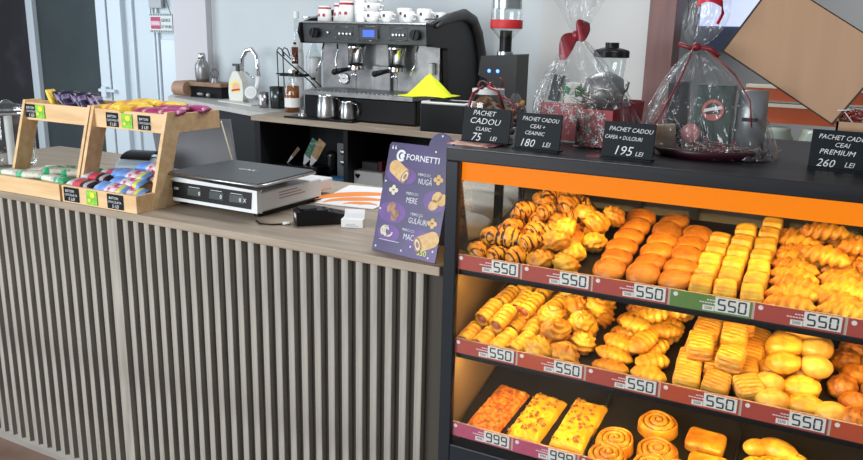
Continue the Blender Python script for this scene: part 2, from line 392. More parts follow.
W_['magenta'] = [mat('wrap_magenta', (.26, .015, .10), .35, c2=(.42, .03, .17), scale=40), mat('wrap_magenta_print', (.55, .40, .30), .4, c2=(.35, .02, .13), scale=70, contrast=(.4, .5))]
W_['dark'] = [mat('wrap_black_purple', (.012, .009, .03), .28, c2=(.05, .03, .10), scale=30, contrast=(.5, .7)), mat('wrap_violet_print', (.25, .20, .32), .4, c2=(.06, .02, .12), scale=50)]
def bar_set(kind, cat, group, base, spots_, L, W, H, bands):
    o0 = None
    for (x, y, z, rx, ry, rz, lb) in spots_:
        if o0 is None:
            o0 = wrapper(L, W, H, W_[kind], base, bands); o0.location = (x, y, z); o0.rotation_euler = (rx, ry, rz); tag(o0, lb, cat, group)
        else: dup(o0, (x, y, z), (rx, ry, rz), lb)
zt = CT+.052
bar_set('green', 'candy bar', 'green and cream bars in the left lower tray', 'candy_bar',
    [(-2.70, .045, zt+.01, .1, .0, .10, 'green and cream bar at far left of the left lower tray'),
     (-2.63, .105, zt+.018, .1, -.1, .55, 'cream bar lying slanted, second from left, left lower tray'),
     (-2.585, .055, zt+.015, .2, .05, .62, 'cream bar pointing to the glass jar, third from left, left lower tray'),
     (-2.52, .115, zt+.024, .1, .1, 1.0, 'mint printed bar standing steeply, centre of left lower tray'),
     (-2.475, .040, zt+.012, .1, 0, -.08, 'cream bar lying flat along the front edge, left lower tray'),
     (-2.455, .14, zt+.022, .3, 0, .9, 'mint printed bar next to the red bars, left lower tray'),
     (-2.50, .20, zt+.014, 0, 0, .1, 'cream bar at the back of the left lower tray'),
     (-2.66, .20, zt+.010, 0, 0, .2, 'cream bar at back left of the left lower tray')], .150, .046, .026, [(0, .14, 0), (.14, .62, 1), (.62, .86, 2), (.86, 1, 0)])
bar_set('red', 'candy bar', 'red and brown bars in the right lower tray', 'candy_bar',
    [(-2.325, .035, zt+.012, .2, 0, -.06, 'red, silver and brown bar at front left of right lower tray'),
     (-2.325, .10, zt+.026, .2, 0, .0, 'red, silver and brown bar lying second from front, right lower tray'),
     (-2.30, .16, zt+.034, .1, 0, -.1, 'red and brown bar at back left of right lower tray'),
     (-2.25, .215, zt+.030, .1, 0, .15, 'red and brown bar furthest back in right lower tray')], .130, .054, .026, [(0, .3, 1), (.3, .62, 2), (.62, .78, 0), (.78, .9, 1), (.9, 1, 0)])
bar_set('blue', 'candy bar', 'blue and pink bars in the right lower tray', 'candy_bar',
    [(-2.175, .034, zt+.012, .35, .03, .0, 'blue bar at the front, right lower tray'),
     (-2.145, .075, zt+.030, .3, .0, .05, 'blue bar second from front, pile in right lower tray'),
     (-2.155, .110, zt+.048, .3, .0, .0, 'blue bar in the middle of the pile, right lower tray'),
     (-2.120, .140, zt+.040, .3, .05, .05, 'blue bar leaning against the right side, right lower tray'),
     (-2.135, .185, zt+.068, .3, .0, .05, 'topmost blue bar of the pile, right lower tray'),
     (-2.22, .165, zt+.044, .1, .0, .7, 'blue bar lying slanted behind the brown bars, right lower tray'),
     (-2.118, .050, zt+.004, .3, .0, .05, 'lowest blue bar, tucked in the front right corner of right lower tray'),
     (-2.125, .235, zt+.044, .1, .0, .0, 'blue bar at the back right, right lower tray')], .145, .056, .028, [(0, .42, 0), (.42, .60, 1), (.60, .80, 2), (.80, .92, 3), (.92, 1, 0)])
zu = CT+.308
bar_set('yellow', 'candy packet', 'yellow packets in the right upper tray', 'candy_packet',
    [(-2.33, .205, zu+.006, 0, 0, .0, 'yellow packet at far left of right upper tray'),
     (-2.265, .215, zu+.020, .2, 0, .3, 'yellow packet second from left, right upper tray'),
     (-2.22, .20, zu+.012, 0, 0, .9, 'yellow packet pointing forward, right upper tray'),
     (-2.26, .29, zu+.024, 0, 0, -.1, 'yellow packet behind the others at left, right upper tray'),
     (-2.16, .30, zu+.020, 0, 0, .1, 'yellow packet behind the magenta ones, right upper tray')], .125, .062, .032, [(.3, .55, 1)])
bar_set('magenta', 'candy packet', 'magenta packets in the right upper tray', 'candy_packet',
    [(-2.145, .200, zu+.008, .1, 0, .0, 'magenta packet at front left, right upper tray'),
     (-2.075, .205, zu+.010, .1, 0, .1, 'magenta packet beside the right side board, right upper tray'),
     (-2.11, .265, zu+.014, .1, 0, -.1, 'magenta packet in the middle row, right upper tray'),
     (-2.07, .325, zu+.012, .1, 0, .05, 'magenta packet at back right, right upper tray')], .125, .058, .028, [(.3, .6, 1)])
bar_set('dark', 'candy packet', 'black and purple packets in the left upper tray', 'candy_packet',
    [(-2.62, .215, zu+.020, 0, .9, .3, 'purple-black packet second from left, left upper tray'),
     (-2.575, .210, zu+.020, .1, 1.0, -.4, 'purple-black packet in the middle of left upper tray'),
     (-2.53, .215, zu+.020, 0, .9, .4, 'purple-black packet leaning right of the middle, left upper tray'),
     (-2.485, .210, zu+.020, .1, 1.0, -.2, 'purple-black packet next to the far right one, left upper tray'),
     (-2.435, .215, zu+.018, 0, .9, .2, 'purple-black packet at the right end, left upper tray'),
     (-2.56, .29, zu+.010, 0, .3, .2, 'purple-black packet lying behind the standing ones')], .082, .062, .030, [(.25, .45, 1), (.7, .78, 1)])
o = wrapper(.075, .050, .024, W_['yellow'], 'candy_packet', []); o.location = (-2.675, .212, zu+.022); o.rotation_euler = (0, 1.2, .3)
tag(o, 'single yellow packet at the left end of left upper tray', 'candy packet')

# ============================================================ GLASS JAR AT LEFT
t = thing('glass_dispenser', 'large clear glass jar standing at the left end of the counter', 'jar', (-3.185, .36, CT))
t.scale = (1.08, 1.08, 1.14)
MB().lathe([(.0, .004), (.085, .004), (.092, .02), (.092, .19), (.082, .21)], 32).build('body', M['glassjar'], t)
MB().lathe([(.086, .208), (.090, .214), (.088, .226), (.03, .238), (.012, .250), (0, .254)], 32).build('lid', M['glassjar'], t)
MB().tube([(.090*math.cos(a*PI/16), .090*math.sin(a*PI/16), .205) for a in range(32)], .005, 6, closed=True).build('rim', M['chrome'], t)
MB().cyl(.015, 0.006, .19, 12).build('inner_tube', M['offwhite'], t)

# ============================================================ RECEIPT PRINTER, LAPTOP
t = thing('receipt_printer', 'pale blue-grey receipt printer behind the right candy stand', 'printer', (-2.50, .47, CT), .3)
t.scale = (1, 1, .74)
MB().prism([(-.08, 0), (.08, 0), (.08, .085), (.03, .115), (-.03, .12), (-.075, .08)], -.085, .085, T=TR((0, 0, 0), (PI/2, 0, PI/2))).build('housing', M['printer'], t, bev=.01)
MB().surf(lambda u, v: ((u-.5)*.13, .01+.075*math.cos(v*PI), .115+.035*math.sin(v*PI)), 6, 10).build('cover', M['black'], t)
t = thing('laptop', 'dark grey laptop lid seen from behind, right of the candy stands', 'laptop', (-2.365, .62, CT), 0)
MB().prism([(-.205, .0), (.235, .0), (.175, .245), (-.275, .235)], -.004, .004, T=TR((0, 0, .004), (PI/2-.12, 0, 0))).build('screen_lid', M['laptop'], t, bev=.002)
bx(-.2, .22, -.26, .0, 0, .016).build('base', M['black'], t, loc=(0, .27, 0), bev=.003)
MB().tube([(.236, -.004, .002), (.178, -.028, .247)], .0025, 6).build('edge_strip', M['cream'], t)
# ============================================================ SCALE
t = thing('weighing_scale', 'white electronic shop scale with dark flat pan, right of the candy stands', 'scale', (-1.845, .15, CT), -.02)
m = MB().prism([(-.200, .018), (.205, .018), (.198, .093), (-.172, .100)], -.012, .012, T=TR((0, .012, 0), (PI/2-.12, 0, 0)))
m.box(-.195, .20, .02, .36, .018, .085).box(-.13, .15, .36, .50, .018, .062)
m.build('body', M['white'], t, bev=.006)
m = MB()
for x in (-.17, .17):
    for y in (.05, .33): m.cyl(.016, 0, .02, 12, T=TR((x, y, 0)))
m.box(-.19, .195, .03, .35, .012, .02)
m.build('feet', M['black'], t)
pT = TR((0, 0, 0), (PI/2-.12, 0, 0))
bx(-.180, .178, .030, .085, .0125, .0145, T=pT).build('display_panel', M['black'], t, loc=(0, .011, 0))
m = MB()
glcd = mat('grey_lcd', (.045, .055, .055), .25)
for x in (-.105, -.005, .085): bx(x, x+.062, .045, .070, .0146, .0152, T=pT).build('display_window', glcd, t, loc=(0, .011, 0))
m = MB()
m.text('CAS', .012, pT @ TR((-.170, .058, .0153)))
for x in (-.10, 0, .09): m.box(x, x+.05, .0735, .0750, .0146, .0156, T=pT)
for x, s_ in ((-.055, '0'), (.043, '0'), (.128, '0'), (.146, 'X')): m.text(s_, .018, pT @ TR((x, .05, .0156)))
m.build('panel_print', M['chalkwhite'], t, loc=(0, .011, 0))
m = MB().prism([(-.165, .0), (.222, .0), (.230, .03), (.215, .305), (.205, .315), (-.165, .315), (-.175, .305), (-.178, .01)], .112, .124)
m.build('pan', M['scale_dark'], t, loc=(0, -.012, 0), bev=.004)
m = MB().tube([(-.175, .0, .116), (.222, .0, .116), (.233, .03, .116), (.218, .308, .116), (-.170, .318, .116), (-.182, .02, .116)], .005, 6, closed=True)
m.build('pan_rim', M['steel'], t, loc=(0, -.012, 0))
MB().text('CAS', .026, TR((-.02, .16, .1245), (0, 0, 0)), sx=1.6).build('pan_print', M['offwhite'], t)
MB().box(-.09, .12, .10, .26, .08, .114).build('pan_support', M['black'], t)
m = MB()
for r_ in range(3): m.box(.2006, .2012, .12, .26-.02*r_, .050+.010*r_, .053+.010*r_)
m.build('side_print', mat('pink_grey_print', (.38, .22, .22), .6), t)

# ============================================================ CARD TERMINAL, PAPER, FLYER, CABLE
t = thing('card_terminal', 'black card payment terminal lying on the counter beside the scale', 'card terminal', (-1.475, .195, CT), .80)
t.scale = (.86, .9, .95)
m = MB().prism([(-.045, 0), (.19, 0), (.19, .022), (.05, .052), (-.01, .056), (-.045, .045)], -.04, .04, T=TR((0, 0, 0), (PI/2, 0, 0)))
m.build('housing', M['black'], t, bev=.006)
m = MB()
for i in range(4):
    for j in range(3): m.box(.06+.022*i, .074+.022*i, -.028+.02*j, -.014+.02*j, .0385-.0075*i*1.0, .0515-.0072*i)
m.build('keypad', M['charcoal'], t)
bx(-.0465, -.0455, -.030, .012, .026, .040).build('printed_label', M['offwhite'], t)
bx(-.03, .035, -.028, .028, .0555, .0575).build('screen', M['charcoal'], t)
tag(MB().tube([(-1.63, .13, CT+.004), (-1.59, .10, CT+.004), (-1.55, .11, CT+.004), (-1.525, .135, CT+.004), (-1.50, .14, CT+.006)], .0028, 6).tube([(-1.525, .135, CT+.006), (-1.502, .142, CT+.009)], .005, 6, mi=1).build('power_cable', [M['black'], M['offwhite']]), 'thin black cable with pale plug between scale and terminal', 'cable')
t = thing('receipt_block', 'small white folded receipt slips on the counter between terminal and poster', 'paper', (-1.33, .245, CT), .35)
bx(-.035, .035, -.02, .018, 0, .026).build('lower_slip', M['paper'], t)
MB().surf(lambda u, v: ((u-.5)*.066, .012+.012*math.sin(v*2), .026+v*.026), 4, 6).build('curled_slip', M['paper'], t)
m = MB()
for r_ in range(2): m.box(-.02, .02-.01*r_, -.0212, -.0202, .005+.005*r_, .0065+.005*r_)
m.build('print', mat('pale_print', (.35, .36, .42), .6), t)
t = thing('flyer', 'white and orange printed flyer lying behind the card terminal', 'flyer', (-1.53, .64, CT+.001), 0)
MB().prism([(-.10, -.19), (.13, -.16), (.10, .20), (-.18, .16)], 0, .003).build('sheet', M['paper'], t)
m = MB()
def swoosh(cx_, cy_, R_, w1, a0, a1):
    pts = [(cx_+R_*math.cos(a0+(a1-a0)*i/14)*1.1, cy_+R_*math.sin(a0+(a1-a0)*i/14)) for i in range(15)]
    ins = [(cx_+(R_-w1*math.sin(PI*i/14)-.002)*math.cos(a0+(a1-a0)*i/14)*1.1, cy_+(R_-w1*math.sin(PI*i/14)-.002)*math.sin(a0+(a1-a0)*i/14)) for i in range(15)]
    for i in range(14): m.add([(*pts[i], .0036), (*pts[i+1], .0036), (*ins[i+1], .0036), (*ins[i], .0036)], [(0, 1, 2, 3)])
swoosh(.06, -.10, .20, .075, 1.2, 3.6); swoosh(.05, -.13, .125, .060, .9, 3.5); swoosh(.06, -.14, .060, .045, .6, 3.4)
m.build('orange_swirl', M['orangeprint'], t)

# ============================================================ POSTER (A-frame)
t = thing('tabletop_poster', 'purple tabletop poster with pastry pictures beside the display case', 'poster', (-1.137, .050, CT), -.16)
lean = .26
PT = TR((0, 0, 0), (PI/2-lean, 0, 0))
Wp, Hp = .226, .312
def arc(cx_, cy_, r_, a0, a1, n=12): return [(cx_+r_*math.cos(a0+(a1-a0)*i/n), cy_+r_*math.sin(a0+(a1-a0)*i/n)) for i in range(n+1)]
outline = [(0, 0), (Wp, 0), (Wp, Hp)] + arc(Wp*.78, Hp+.002, .040, 0, PI, 12) + [(.006, Hp), (0, Hp-.008)]
MB().prism(outline, 0, .003, T=PT).build('front_board', M['purple'], t)
BT = TR((0, .165, 0), (PI/2+.22, 0, 0))
MB().prism([(.004, 0), (Wp, 0), (Wp, Hp-.006), (.004, Hp-.006)], 0, .003, T=BT).build('back_board', M['poster_back'], t)
def ptxt(m, s_, x, y, sz, sx=1.0): MB().text(s_, sz, PT @ TR((x, y, .0034)), sx=sx, shear=0 if s_ == 'FORNETTI' else .001).build('lettering', M['chalkwhite'], t)
m = MB()
ptxt(m, 'FORNETTI', .066, .268, .0235, 1.08)
m.prism(arc(.048, .277, .017, .5, 5.6, 12)+arc(.048, .277, .010, 5.6, .5, 12), .003, .0037, T=PT)
m.prism(arc(.052, .276, .008, 0, 2*PI-.3, 10), .003, .0037, T=PT)
for s_, x, y, sz in (('MERCI CU', .118, .229, .0105), ('NUGĂ', .122, .206, .023), ('MERCI CU', .088, .172, .0105), ('MERE', .092, .149, .023), ('MERCI CU', .116, .117, .0105), ('GULĂURI', .112, .095, .022), ('MERCI CU', .096, .070, .0105), ('MAC', .104, .047, .024)):
    ptxt(m, s_, x, y, sz, .72 if sz > .02 else .9)
ptxt(m, '“', .008, .270, .05)
for x, y in ((.012, .012), (.105, .014), (.20, .010), (.212, .03), (.135, .03), (.005, .12), (.008, .20), (.165, .30), (.178, .345), (.215, .25)):
    MB().prism(arc(x, y, .003, 0, 2*PI, 6), .003, .0037, T=PT).build('white_dot', M['chalkwhite'], t)
m.build('round_logo', M['chalkwhite'], t)
bx(.02, .092, .0335, .0347, .003, .0036, T=PT).build('white_line', M['chalkwhite'], t)
MB().text('550', .022, PT @ TR((.160, .012, .0036)), sx=1.0).build('price_lettering', M['limeprint'], t, label='lime price figures at the poster bottom')
m = MB()
for x, y, w1, h1 in ((.06, .222, .11, .05), (.19, .165, .08, .06), (.05, .115, .1, .06), (.17, .05, .1, .06), (.05, .055, .08, .05)):
    m.prism(arc(x, y, w1/2, 0, 2*PI-.4, 14), .0030, .0032, T=PT @ TR((0, y*(1-h1/w1), 0), (0, 0, 0), (1, h1/w1, 1)))
m.build('violet_patches', M['purpleglow'], t)
m = MB()
def roll_pic(m, x, y, L, r_, a):
    T_ = PT @ TR((x, y, .0036), (0, 0, a))
    m.add([(0, -r_, 0), (L, -r_, 0), (L, r_, 0), (0, r_, 0)], [(0, 1, 2, 3)], 0, T_)
    m.prism(arc(0, 0, r_, PI/2, 3*PI/2, 8), 0, .0004, 0, T_)
    m.prism([(p[0]*.55, p[1]) for p in arc(0, 0, r_*1.05, 0, 2*PI-.3, 12)], .0004, .0008, 1, T_ @ TR((L, 0, 0)))
    m.prism([(p[0]*.5, p[1]) for p in arc(0, 0, r_*.75, 0, 2*PI-.3, 12)], .0008, .0012, 2, T_ @ TR((L, 0, 0)))
    m.prism([(p[0]*.5, p[1]) for p in arc(0, 0, r_*.45, 0, 2*PI-.3, 12)], .0012, .0016, 1, T_ @ TR((L, 0, 0)))
PM = [M['bake1'], M['bake2'], M['bakecream']]
for a_ in ((.034, .242, .046, .021, -.5), (.205, .062, .052, .022, PI+.45)):
    m = MB(); roll_pic(m, *a_); m.build('pastry_picture', PM, t)
for x, y, q in ((.165+.03, .178, 0), (.188, .155, 0), (.045, .128, 1), (.062, .108, 1), (.215, .172, 0)):
    MB().prism([(a*1.3, b) for a, b in arc(0, 0, .014, 0, 2*PI-.5, 8)], 0, .0005, q, PT @ TR((x, y, .0036), (0, 0, x*20))).build('pastry_picture', PM, t)
for x, y in ((.042, .178), (.195, .105), (.19, .225)):
    m = MB()
    for k_ in range(4): m.prism(arc(0, 0, .007, 0, 2*PI-.9, 5), 0, .0006, 2 if x < .1 else 0, PT @ TR((x+.010*math.cos(k_*1.6), y+.008*math.sin(k_*1.6), .0036)))
    m.build('pastry_picture', PM, t)
m = MB()
for q in range(3): m.prism(arc(.036+.007*q, .060, .016, .3+q, 4.2+q, 8)+arc(.036+.007*q, .060, .011, 4.2+q, .3+q, 8), .003, .0040, 2, PT)
m.build('pastry_picture', PM, t)

# ============================================================ PALE BAGS between poster and case
def lump(rx, ry, rz, sd, amp=.12):
    m = MB(); m.ball(rx, ry, rz, nu=28, nv=16, e=.85, disp=lambda d, th, ph: 1+amp*noise.noise(d*2.1+Vector((sd, 0, 0)))+amp*.3*noise.noise(d*6+Vector((0, sd, 0)))); return m
for i, (x, y, z, rx, ry, rz, lb) in enumerate([(-.985, .30, .038, .092, .10, .040, 'front pale plastic bag on the counter beside the case'), (-1.03, .52, .048, .13, .10, .050, 'middle pale plastic bag on the counter behind the front one'), (-1.06, .73, .050, .16, .09, .052, 'rear pale plastic bag at the back edge of the counter')]):
    tag(lump(rx, ry, rz, i*3.3).build('plastic_bag', M['sack'], loc=(x, y, CT+z-.002)), lb, 'bag', 'pale bags beside the display case')

# ============================================================ DISPLAY CASE
CX0, CX1 = -.878, .665
dc = thing('display_case', 'black glass-fronted heated bakery display case with three tilted shelves', 'display case', (0, 0, 0))
m = MB().box(CX0, CX1, -.012, .74, TOP-.034, TOP)
m.build('top_board', M['casetop'], dc, bev=.003)
m = MB().box(CX0, -.842, -.012, .010, 0, TOP-.034).box(.63, CX1, -.012, .010, 0, TOP-.034).box(-.842, .63, -.012, .03, .0, .585)
m.build('front_frame', M['case'], dc, bev=.003)
bx(CX0+.004, CX1-.004, .05, .60, .0, .56).build('base_cabinet', M['case'], dc)
bx(CX0+.004, CX0+.024, .010, .52, .56, 1.07).build('side_liner', mat('bronze_liner', (.20, .14, .08), .35, c2=(.26, .19, .12), scale=4), dc, label='bronze-brown inner side wall')
m = MB().box(CX0, -.858, .32, .345, .56, TOP-.034).box(CX0, -.85, .52, .56, .56, TOP-.034).box(.64, CX1, .52, .56, .56, TOP-.034)
m.build('side_post', M['case'], dc)
bx(CX0+.016, CX0+.022, .010, .52, 1.07, TOP-.036).build('left_side_glass', M['sideglass'], dc)
bx(CX1-.008, CX1-.002, .01, .52, .56, TOP-.036).build('right_side_glass', M['sideglass'], dc)
m = MB().box(-.85, -.50, .50, .515, .56, TOP-.034).box(-.51, .10, .512, .527, .56, TOP-.034).box(.09, .64, .50, .515, .56, TOP-.034)
m.build('sliding_back_panel', M['caseback'], dc)
m = MB()
for x in (-.50, -.34, -.10, .09): m.box(x, x+.022, .488, .502, .56, TOP-.034)
m.build('back_rail', M['charcoal'], dc)
bx(-.842, .63, -.006, -.002, .585, TOP-.034).build('front_glass', M['glass'], dc)
bx(-.842, .63, .012, .030, 1.333, 1.385).build('orange_light_band', M['orangelight'], dc, label='glowing orange light band under the case top')
bx(-.842, .63, .030, .12, 1.362, 1.385).build('lamp_housing', M['case'], dc)
TS = .25; TC = math.cos(math.atan(TS)); tilt = math.atan(TS)
SH = {1: 1.100, 2: .862, 3: .612}
for k_ in (1, 2, 3):
    z0 = SH[k_]
    MB().prism([(.0, z0-.012), (.435, z0-.012+.435*TS), (.435, z0+.435*TS), (0, z0)], -.842, .63, T=Matrix(((0, 0, 1, 0), (1, 0, 0, .012), (0, 1, 0, 0), (0, 0, 0, 1)))).build('shelf', M['tray'], dc)
    bx(-.846, .634, .004, .010, z0-.004, z0+.036).build('label_rail', M['label_clear'], dc)
    if k_ < 3: bx(-.842, .63, .012, .05, z0-.022, z0-.012).build('lamp_rail', M['black'], dc)
# tray dividers on the bottom shelf
m = MB()
for x in (-.475, -.115): m.box(x-.0015, x+.0015, .02, .40, 0, .012, T=Matrix(((1, 0, 0, 0), (0, 1, 0, 0), (0, TS, 1, SH[3]), (0, 0, 0, 1))))
m.build('tray_edge', M['steel'], dc)

# seven-segment figures
SEG = {'0': 'abcdef', '1': 'bc', '3': 'abgcd', '5': 'afgcd', '9': 'abfgcd'}
def seg7(m, s_, x, z, w_, h_, y):
    th = w_*.20
    for ch in s_:
        for q in SEG[ch]:
            if q in 'adg':
                zz = {'a': z+h_-th, 'd': z, 'g': z+h_/2-th/2}[q]; m.box(x+th*.5, x+w_-th*.5, y-.0006, y, zz, zz+th)
            else:
                xx = x if q in 'ef' else x+w_-th; zz = z+th*.6 if q in 'ec' else z+h_/2+th*.2
                m.box(xx, xx+th, y-.0006, y, zz, zz+h_/2-th*.8)
        x += w_*1.22
names = {1: ['chocolate croissants', 'knotted buns', 'round flat buns', 'ribbed square pastries', 'braided pastries', 'braided pastries by right edge', '', ''],
         2: ['sausage rolls', 'folded knot pastries', 'oval leaf pastries', 'striped square pastries', 'pale oval buns', 'dark crusty rolls', '', ''],
         3: ['red pizza slab', 'middle cheese slab', 'cinnamon swirls', 'plain pillow pastries', 'finger buns', 'empty lower tray', '', '']}
cols = {1: 'RRRGRRRR', 2: 'ROROROOO', 3: 'PPRRRRRR'}
shn = {1: 'top', 2: 'middle', 3: 'bottom'}
CM = {'R': M['label_red'], 'G': M['label_green'], 'O': M['label_orange'], 'P': M['label_purple']}
CN = {'R': 'dark red', 'G': 'green', 'O': 'orange-red', 'P': 'pink-purple'}
for k_ in (1, 2, 3):
    for i in range(8):
        x = -.844+.1845*i
        if x+.18 > .64: continue
        wh = names[k_][i] or ('%s label position beyond the right edge' % ORD[i])
        pr = '999' if (k_ == 3 and i < 2) else '550'
        t = thing('price_label', '%s price label reading %s for the %s, %s shelf' % (CN[cols[k_][i]], pr, wh, shn[k_]) if names[k_][i] else '%s label %s from left on %s shelf edge' % (CN[cols[k_][i]], ORD[i], shn[k_]), 'price label', (x, .003, SH[k_]-.004), 0, 'price labels along the shelf edges')
        bx(0, .178, -.001, 0, 0, .040).build('strip', CM[cols[k_][i]], t)
        MB().box(.100, .174, -.002, -.001, .005, .039).box(.074, .099, -.0018, -.001, .004, .016).build('price_card', M['label_lcd'], t)
        m = MB(); seg7(m, pr, .106, .008, .0180, .028, -.0021); m.text('5500' if pr == '550' else '9990', .010, TR((.078, -.0019, .007), FR), sx=.85)
        m.build('figures', M['label_ink'], t)
        m = MB().prism(arc(.012, .031, .0055, 0, 2*PI-.4, 10), .001, .0016, T=TR((0, 0, 0), FR))
        for r_, (xa, xb) in enumerate(((.082, .101), (.066, .101))):
            xx = xa
            while xx < xb: m.box(xx, min(xx+.0045, xb), -.0016, -.001, .028-.007*r_, .0305-.007*r_); xx += .006
        m.build('small_print', M['snow'], t)

# ============================================================ PASTRIES
def P3(k_, X, t_, h):      # point on a tilted shelf: X, distance from glass along shelf, height above tray
    return (X, .014+t_*TC, SH[k_]+t_*TC*TS+h)
def E3(rx=0, ry=0, rz=0):  # rotation relative to tilted tray
    return (Matrix.Rotation(tilt, 3, 'X') @ Euler((rx, ry, rz)).to_matrix()).to_euler()
def jr(a): return random.uniform(-a, a)
# base meshes
def croissant(name, sd):
    m = MB()
    def fn(u, v):
        x = (v-.5)*2; th = u*2*PI; q = (abs(x)*2.6) % 1
        r = .0235*(1-abs(x)**2.4)**.5*(1.0+.24*(1-q))*(1+.08*noise.noise(Vector((x*3, math.cos(th), sd))))
        return (x*.037, r*math.cos(th)*.95-.014*x*x, r*math.sin(th)*.92)
    def mf(u, v):
        x = (v-.5)*2; n_ = noise.noise(Vector((x*4+sd*3, math.cos(u*2*PI)*1.3, math.sin(u*2*PI)*1.3)))
        q = (abs(x)*2.6+.12*n_) % 1
        return 1 if (q > .64 and n_ > -.45) or n_ > .33 else 0
    m.surf(fn, 28, 44, cu=True, mfn=mf)
    return m.build(name, [M['d_gold'], M['choc']])
def lumpy(name, r, mt, amp, freq, sd, sq=(1, 1, .8), fold=0):
    m = MB()
    def dp(d, th, ph):
        k_ = 1+amp*noise.noise(d*freq+Vector((sd, sd, 0)))
        if fold: k_ += fold*(abs(math.sin(fold and 2.5*th+3*d.z*2+sd))-.5)
        return k_
    m.ball(r*sq[0], r*sq[1], r*sq[2], nu=32, nv=20, disp=dp); return m.build(name, mt)
def knotbun(name, sd, mt):
    m = MB()
    def dp(d, th, ph):
        a = abs(math.sin(d.x*6+sd+d.z*3)); b = abs(math.sin(d.y*6+sd*2-d.z*3)); return .80+.16*(a*b)+.14*max(a, b)+.10*noise.noise(d*4+Vector((sd, 0, 0)))
    m.ball(.037, .035, .026, nu=36, nv=22, disp=dp); return m.build(name, mt)
def roundbun(name):
    m = MB()
    def dp(d, th, ph): return 1+.03*noise.noise(d*2.2)-.05*max(0, -d.z)**3
    m.ball(.040, .0375, .0200, nu=32, nv=16, disp=dp, e=.86)
    return m.build(name, [M['d_deep']])
def ribbed(name, s_, h_, mt, n=6, stripes=None, amp=.0016):
    m = MB()
    def pos(u, v):
        x = (v-.5)*2; a = u*2*PI; c_, q_ = math.cos(a), math.sin(a); mm = max(abs(c_), abs(q_))
        y, z = (c_/mm*.80+c_*.20), (q_/mm*.80+q_*.20)
        k = max(0.0, 1-abs(x)**9)**.22
        return x, y, z, k
    def fn(u, v):
        x, y, z, k = pos(u, v)
        X_ = x*s_/2; Y_ = y*s_/2*k*(1+.05*(1-x*x)); Z_ = z*h_/2*k*(1+.14*(1-x*x)*(1-y*y))
        if z > .6: Z_ += amp*math.sin(y*n*2.9+x*.9)*(1-abs(x)**4)
        else: Y_ += math.copysign(amp*.7*math.sin(z*9), y); X_ *= 1+.03*math.sin(z*9)
        return (X_, Y_, Z_)
    def mf(u, v):
        if stripes is None: return 0
        x, y, z, k = pos(u, v)
        if abs(x) > .93 or z < .55: return 2 if math.sin(z*9) > -.2 and z > -.8 else 0
        return 1 if math.sin(y*n*2.9+x*2.2) > .15 else 0
    m.surf(fn, 72, 26, cu=True, mfn=mf); return m.build(name, mt)
def spindle(name, L, r, mt, groove=5, depth=.12, flat=.7, bend=.0, twist=1.0, n=40):
    m = MB()
    def fn(u, v):
        x = (v-.5)*2; th = u*2*PI
        rr = r*max(.02, (1-abs(x)**2.3))**.62*(1+depth*math.sin(x*groove*PI+twist*th*2))
        return (x*L/2, rr*math.cos(th)-bend*x*x, rr*math.sin(th)*flat)
    m.surf(fn, 24, n, cu=True); return m.build(name, mt)
def sausage_roll():
    t = thing('sausage_roll', 'x', 'pastry', (0, 0, 0), 0, 'sausage rolls on the middle shelf')
    m = MB()
    def fn(u, v):
        x = (v-.5)*2; th = u*2*PI; rr = .0205*(1+.17*abs(math.sin(x*7.5+th*.5)))*(1 if abs(x) < .9 else .9)
        return (rr*math.cos(th), x*.040, rr*math.sin(th)*.95)
    m.surf(fn, 24, 40, cu=True)
    for sg in (-1, 1): m.surf(lambda u, v: ((.0195*(1-v)+.013*v)*math.cos(u*2*PI), sg*(.040+.002*math.sin(v*3)-.006*v), (.0195*(1-v)+.013*v)*math.sin(u*2*PI)), 24, 4, cu=True)
    m.build('dough', M['d_yellow'], t)
    MB().lathe([(0, -.040), (.009, -.0395), (.0128, -.036), (.0128, .036), (.009, .0395), (0, .040)], 16, T=TR((0, 0, 0), (PI/2, 0, 0))).build('sausage', M['sausage'], t, label='brown sausage showing at the open end')
    return t
def slab(name, L, Wd, H_, mts, sd, bits=0):
    m = MB(); nx, ny = 26, 44
    def f(u, v):
        x = (u-.5)*2; y = (v-.5)*2
        e = min(1, (1-abs(x)**8))*min(1, (1-abs(y)**8)); wob = 1+.03*noise.noise(Vector((x*2, y*2, sd)))
        return (x*Wd/2*wob, y*L/2*wob, H_*max(0, e)**.4*(.9+.25*noise.noise(Vector((x*5, y*8, sd)))+.12*noise.noise(Vector((x*14, y*24, sd)))))
    m.surf(f, nx, ny)
    m.box(-Wd/2*.97, Wd/2*.97, -L/2*.97, L/2*.97, -.002, .002, 1)
    if bits:
        for i in range(bits):
            x = random.uniform(-.42, .42); y = random.uniform(-.45, .45); r_ = random.uniform(.0025, .0055)
            m.ball(r_*1.3, r_, r_*.6, TR((x*Wd, y*L, H_*1.02), (0, 0, i)), 2, 8, 5, disp=lambda d, a, b: 1+.3*noise.noise(d*2+Vector((i, 0, 0))))
    return m.build(name, mts)
def swirl(name, sd, tail):
    m = MB(); R_ = .052; nr, na = 40, 72
    def ph(u, v): return (v*R_/.0155 - u + sd) % 1
    def fn(u, v):
        a = u*2*PI; p = ph(u, v); r_ = v*R_*(1+.05*noise.noise(Vector((math.cos(a), math.sin(a), sd)))*3*v)
        h_ = .020+.010*(abs(math.sin(p*PI)))**.5+.012*(1-v)
        if v > .9: h_ *= max(0, (1-((v-.9)/.1)**2))**.5
        if v > .985: h_ = -.004
        return (r_*math.cos(a), r_*math.sin(a)*.95, h_)
    m.surf(fn, na, nr, cu=True, mfn=lambda u, v: 1 if (ph(u, v) < .13 or ph(u, v) > .93) and v < .86 else 0)
    if tail: m.ball(.026, .013, .012, TR((.050, -.020, .012), (0, 0, .35)), 0, disp=lambda d, a, b: 1+.05*math.sin(a*3))
    return m.build(name, [M['d_gold'], M['cinnamon']])
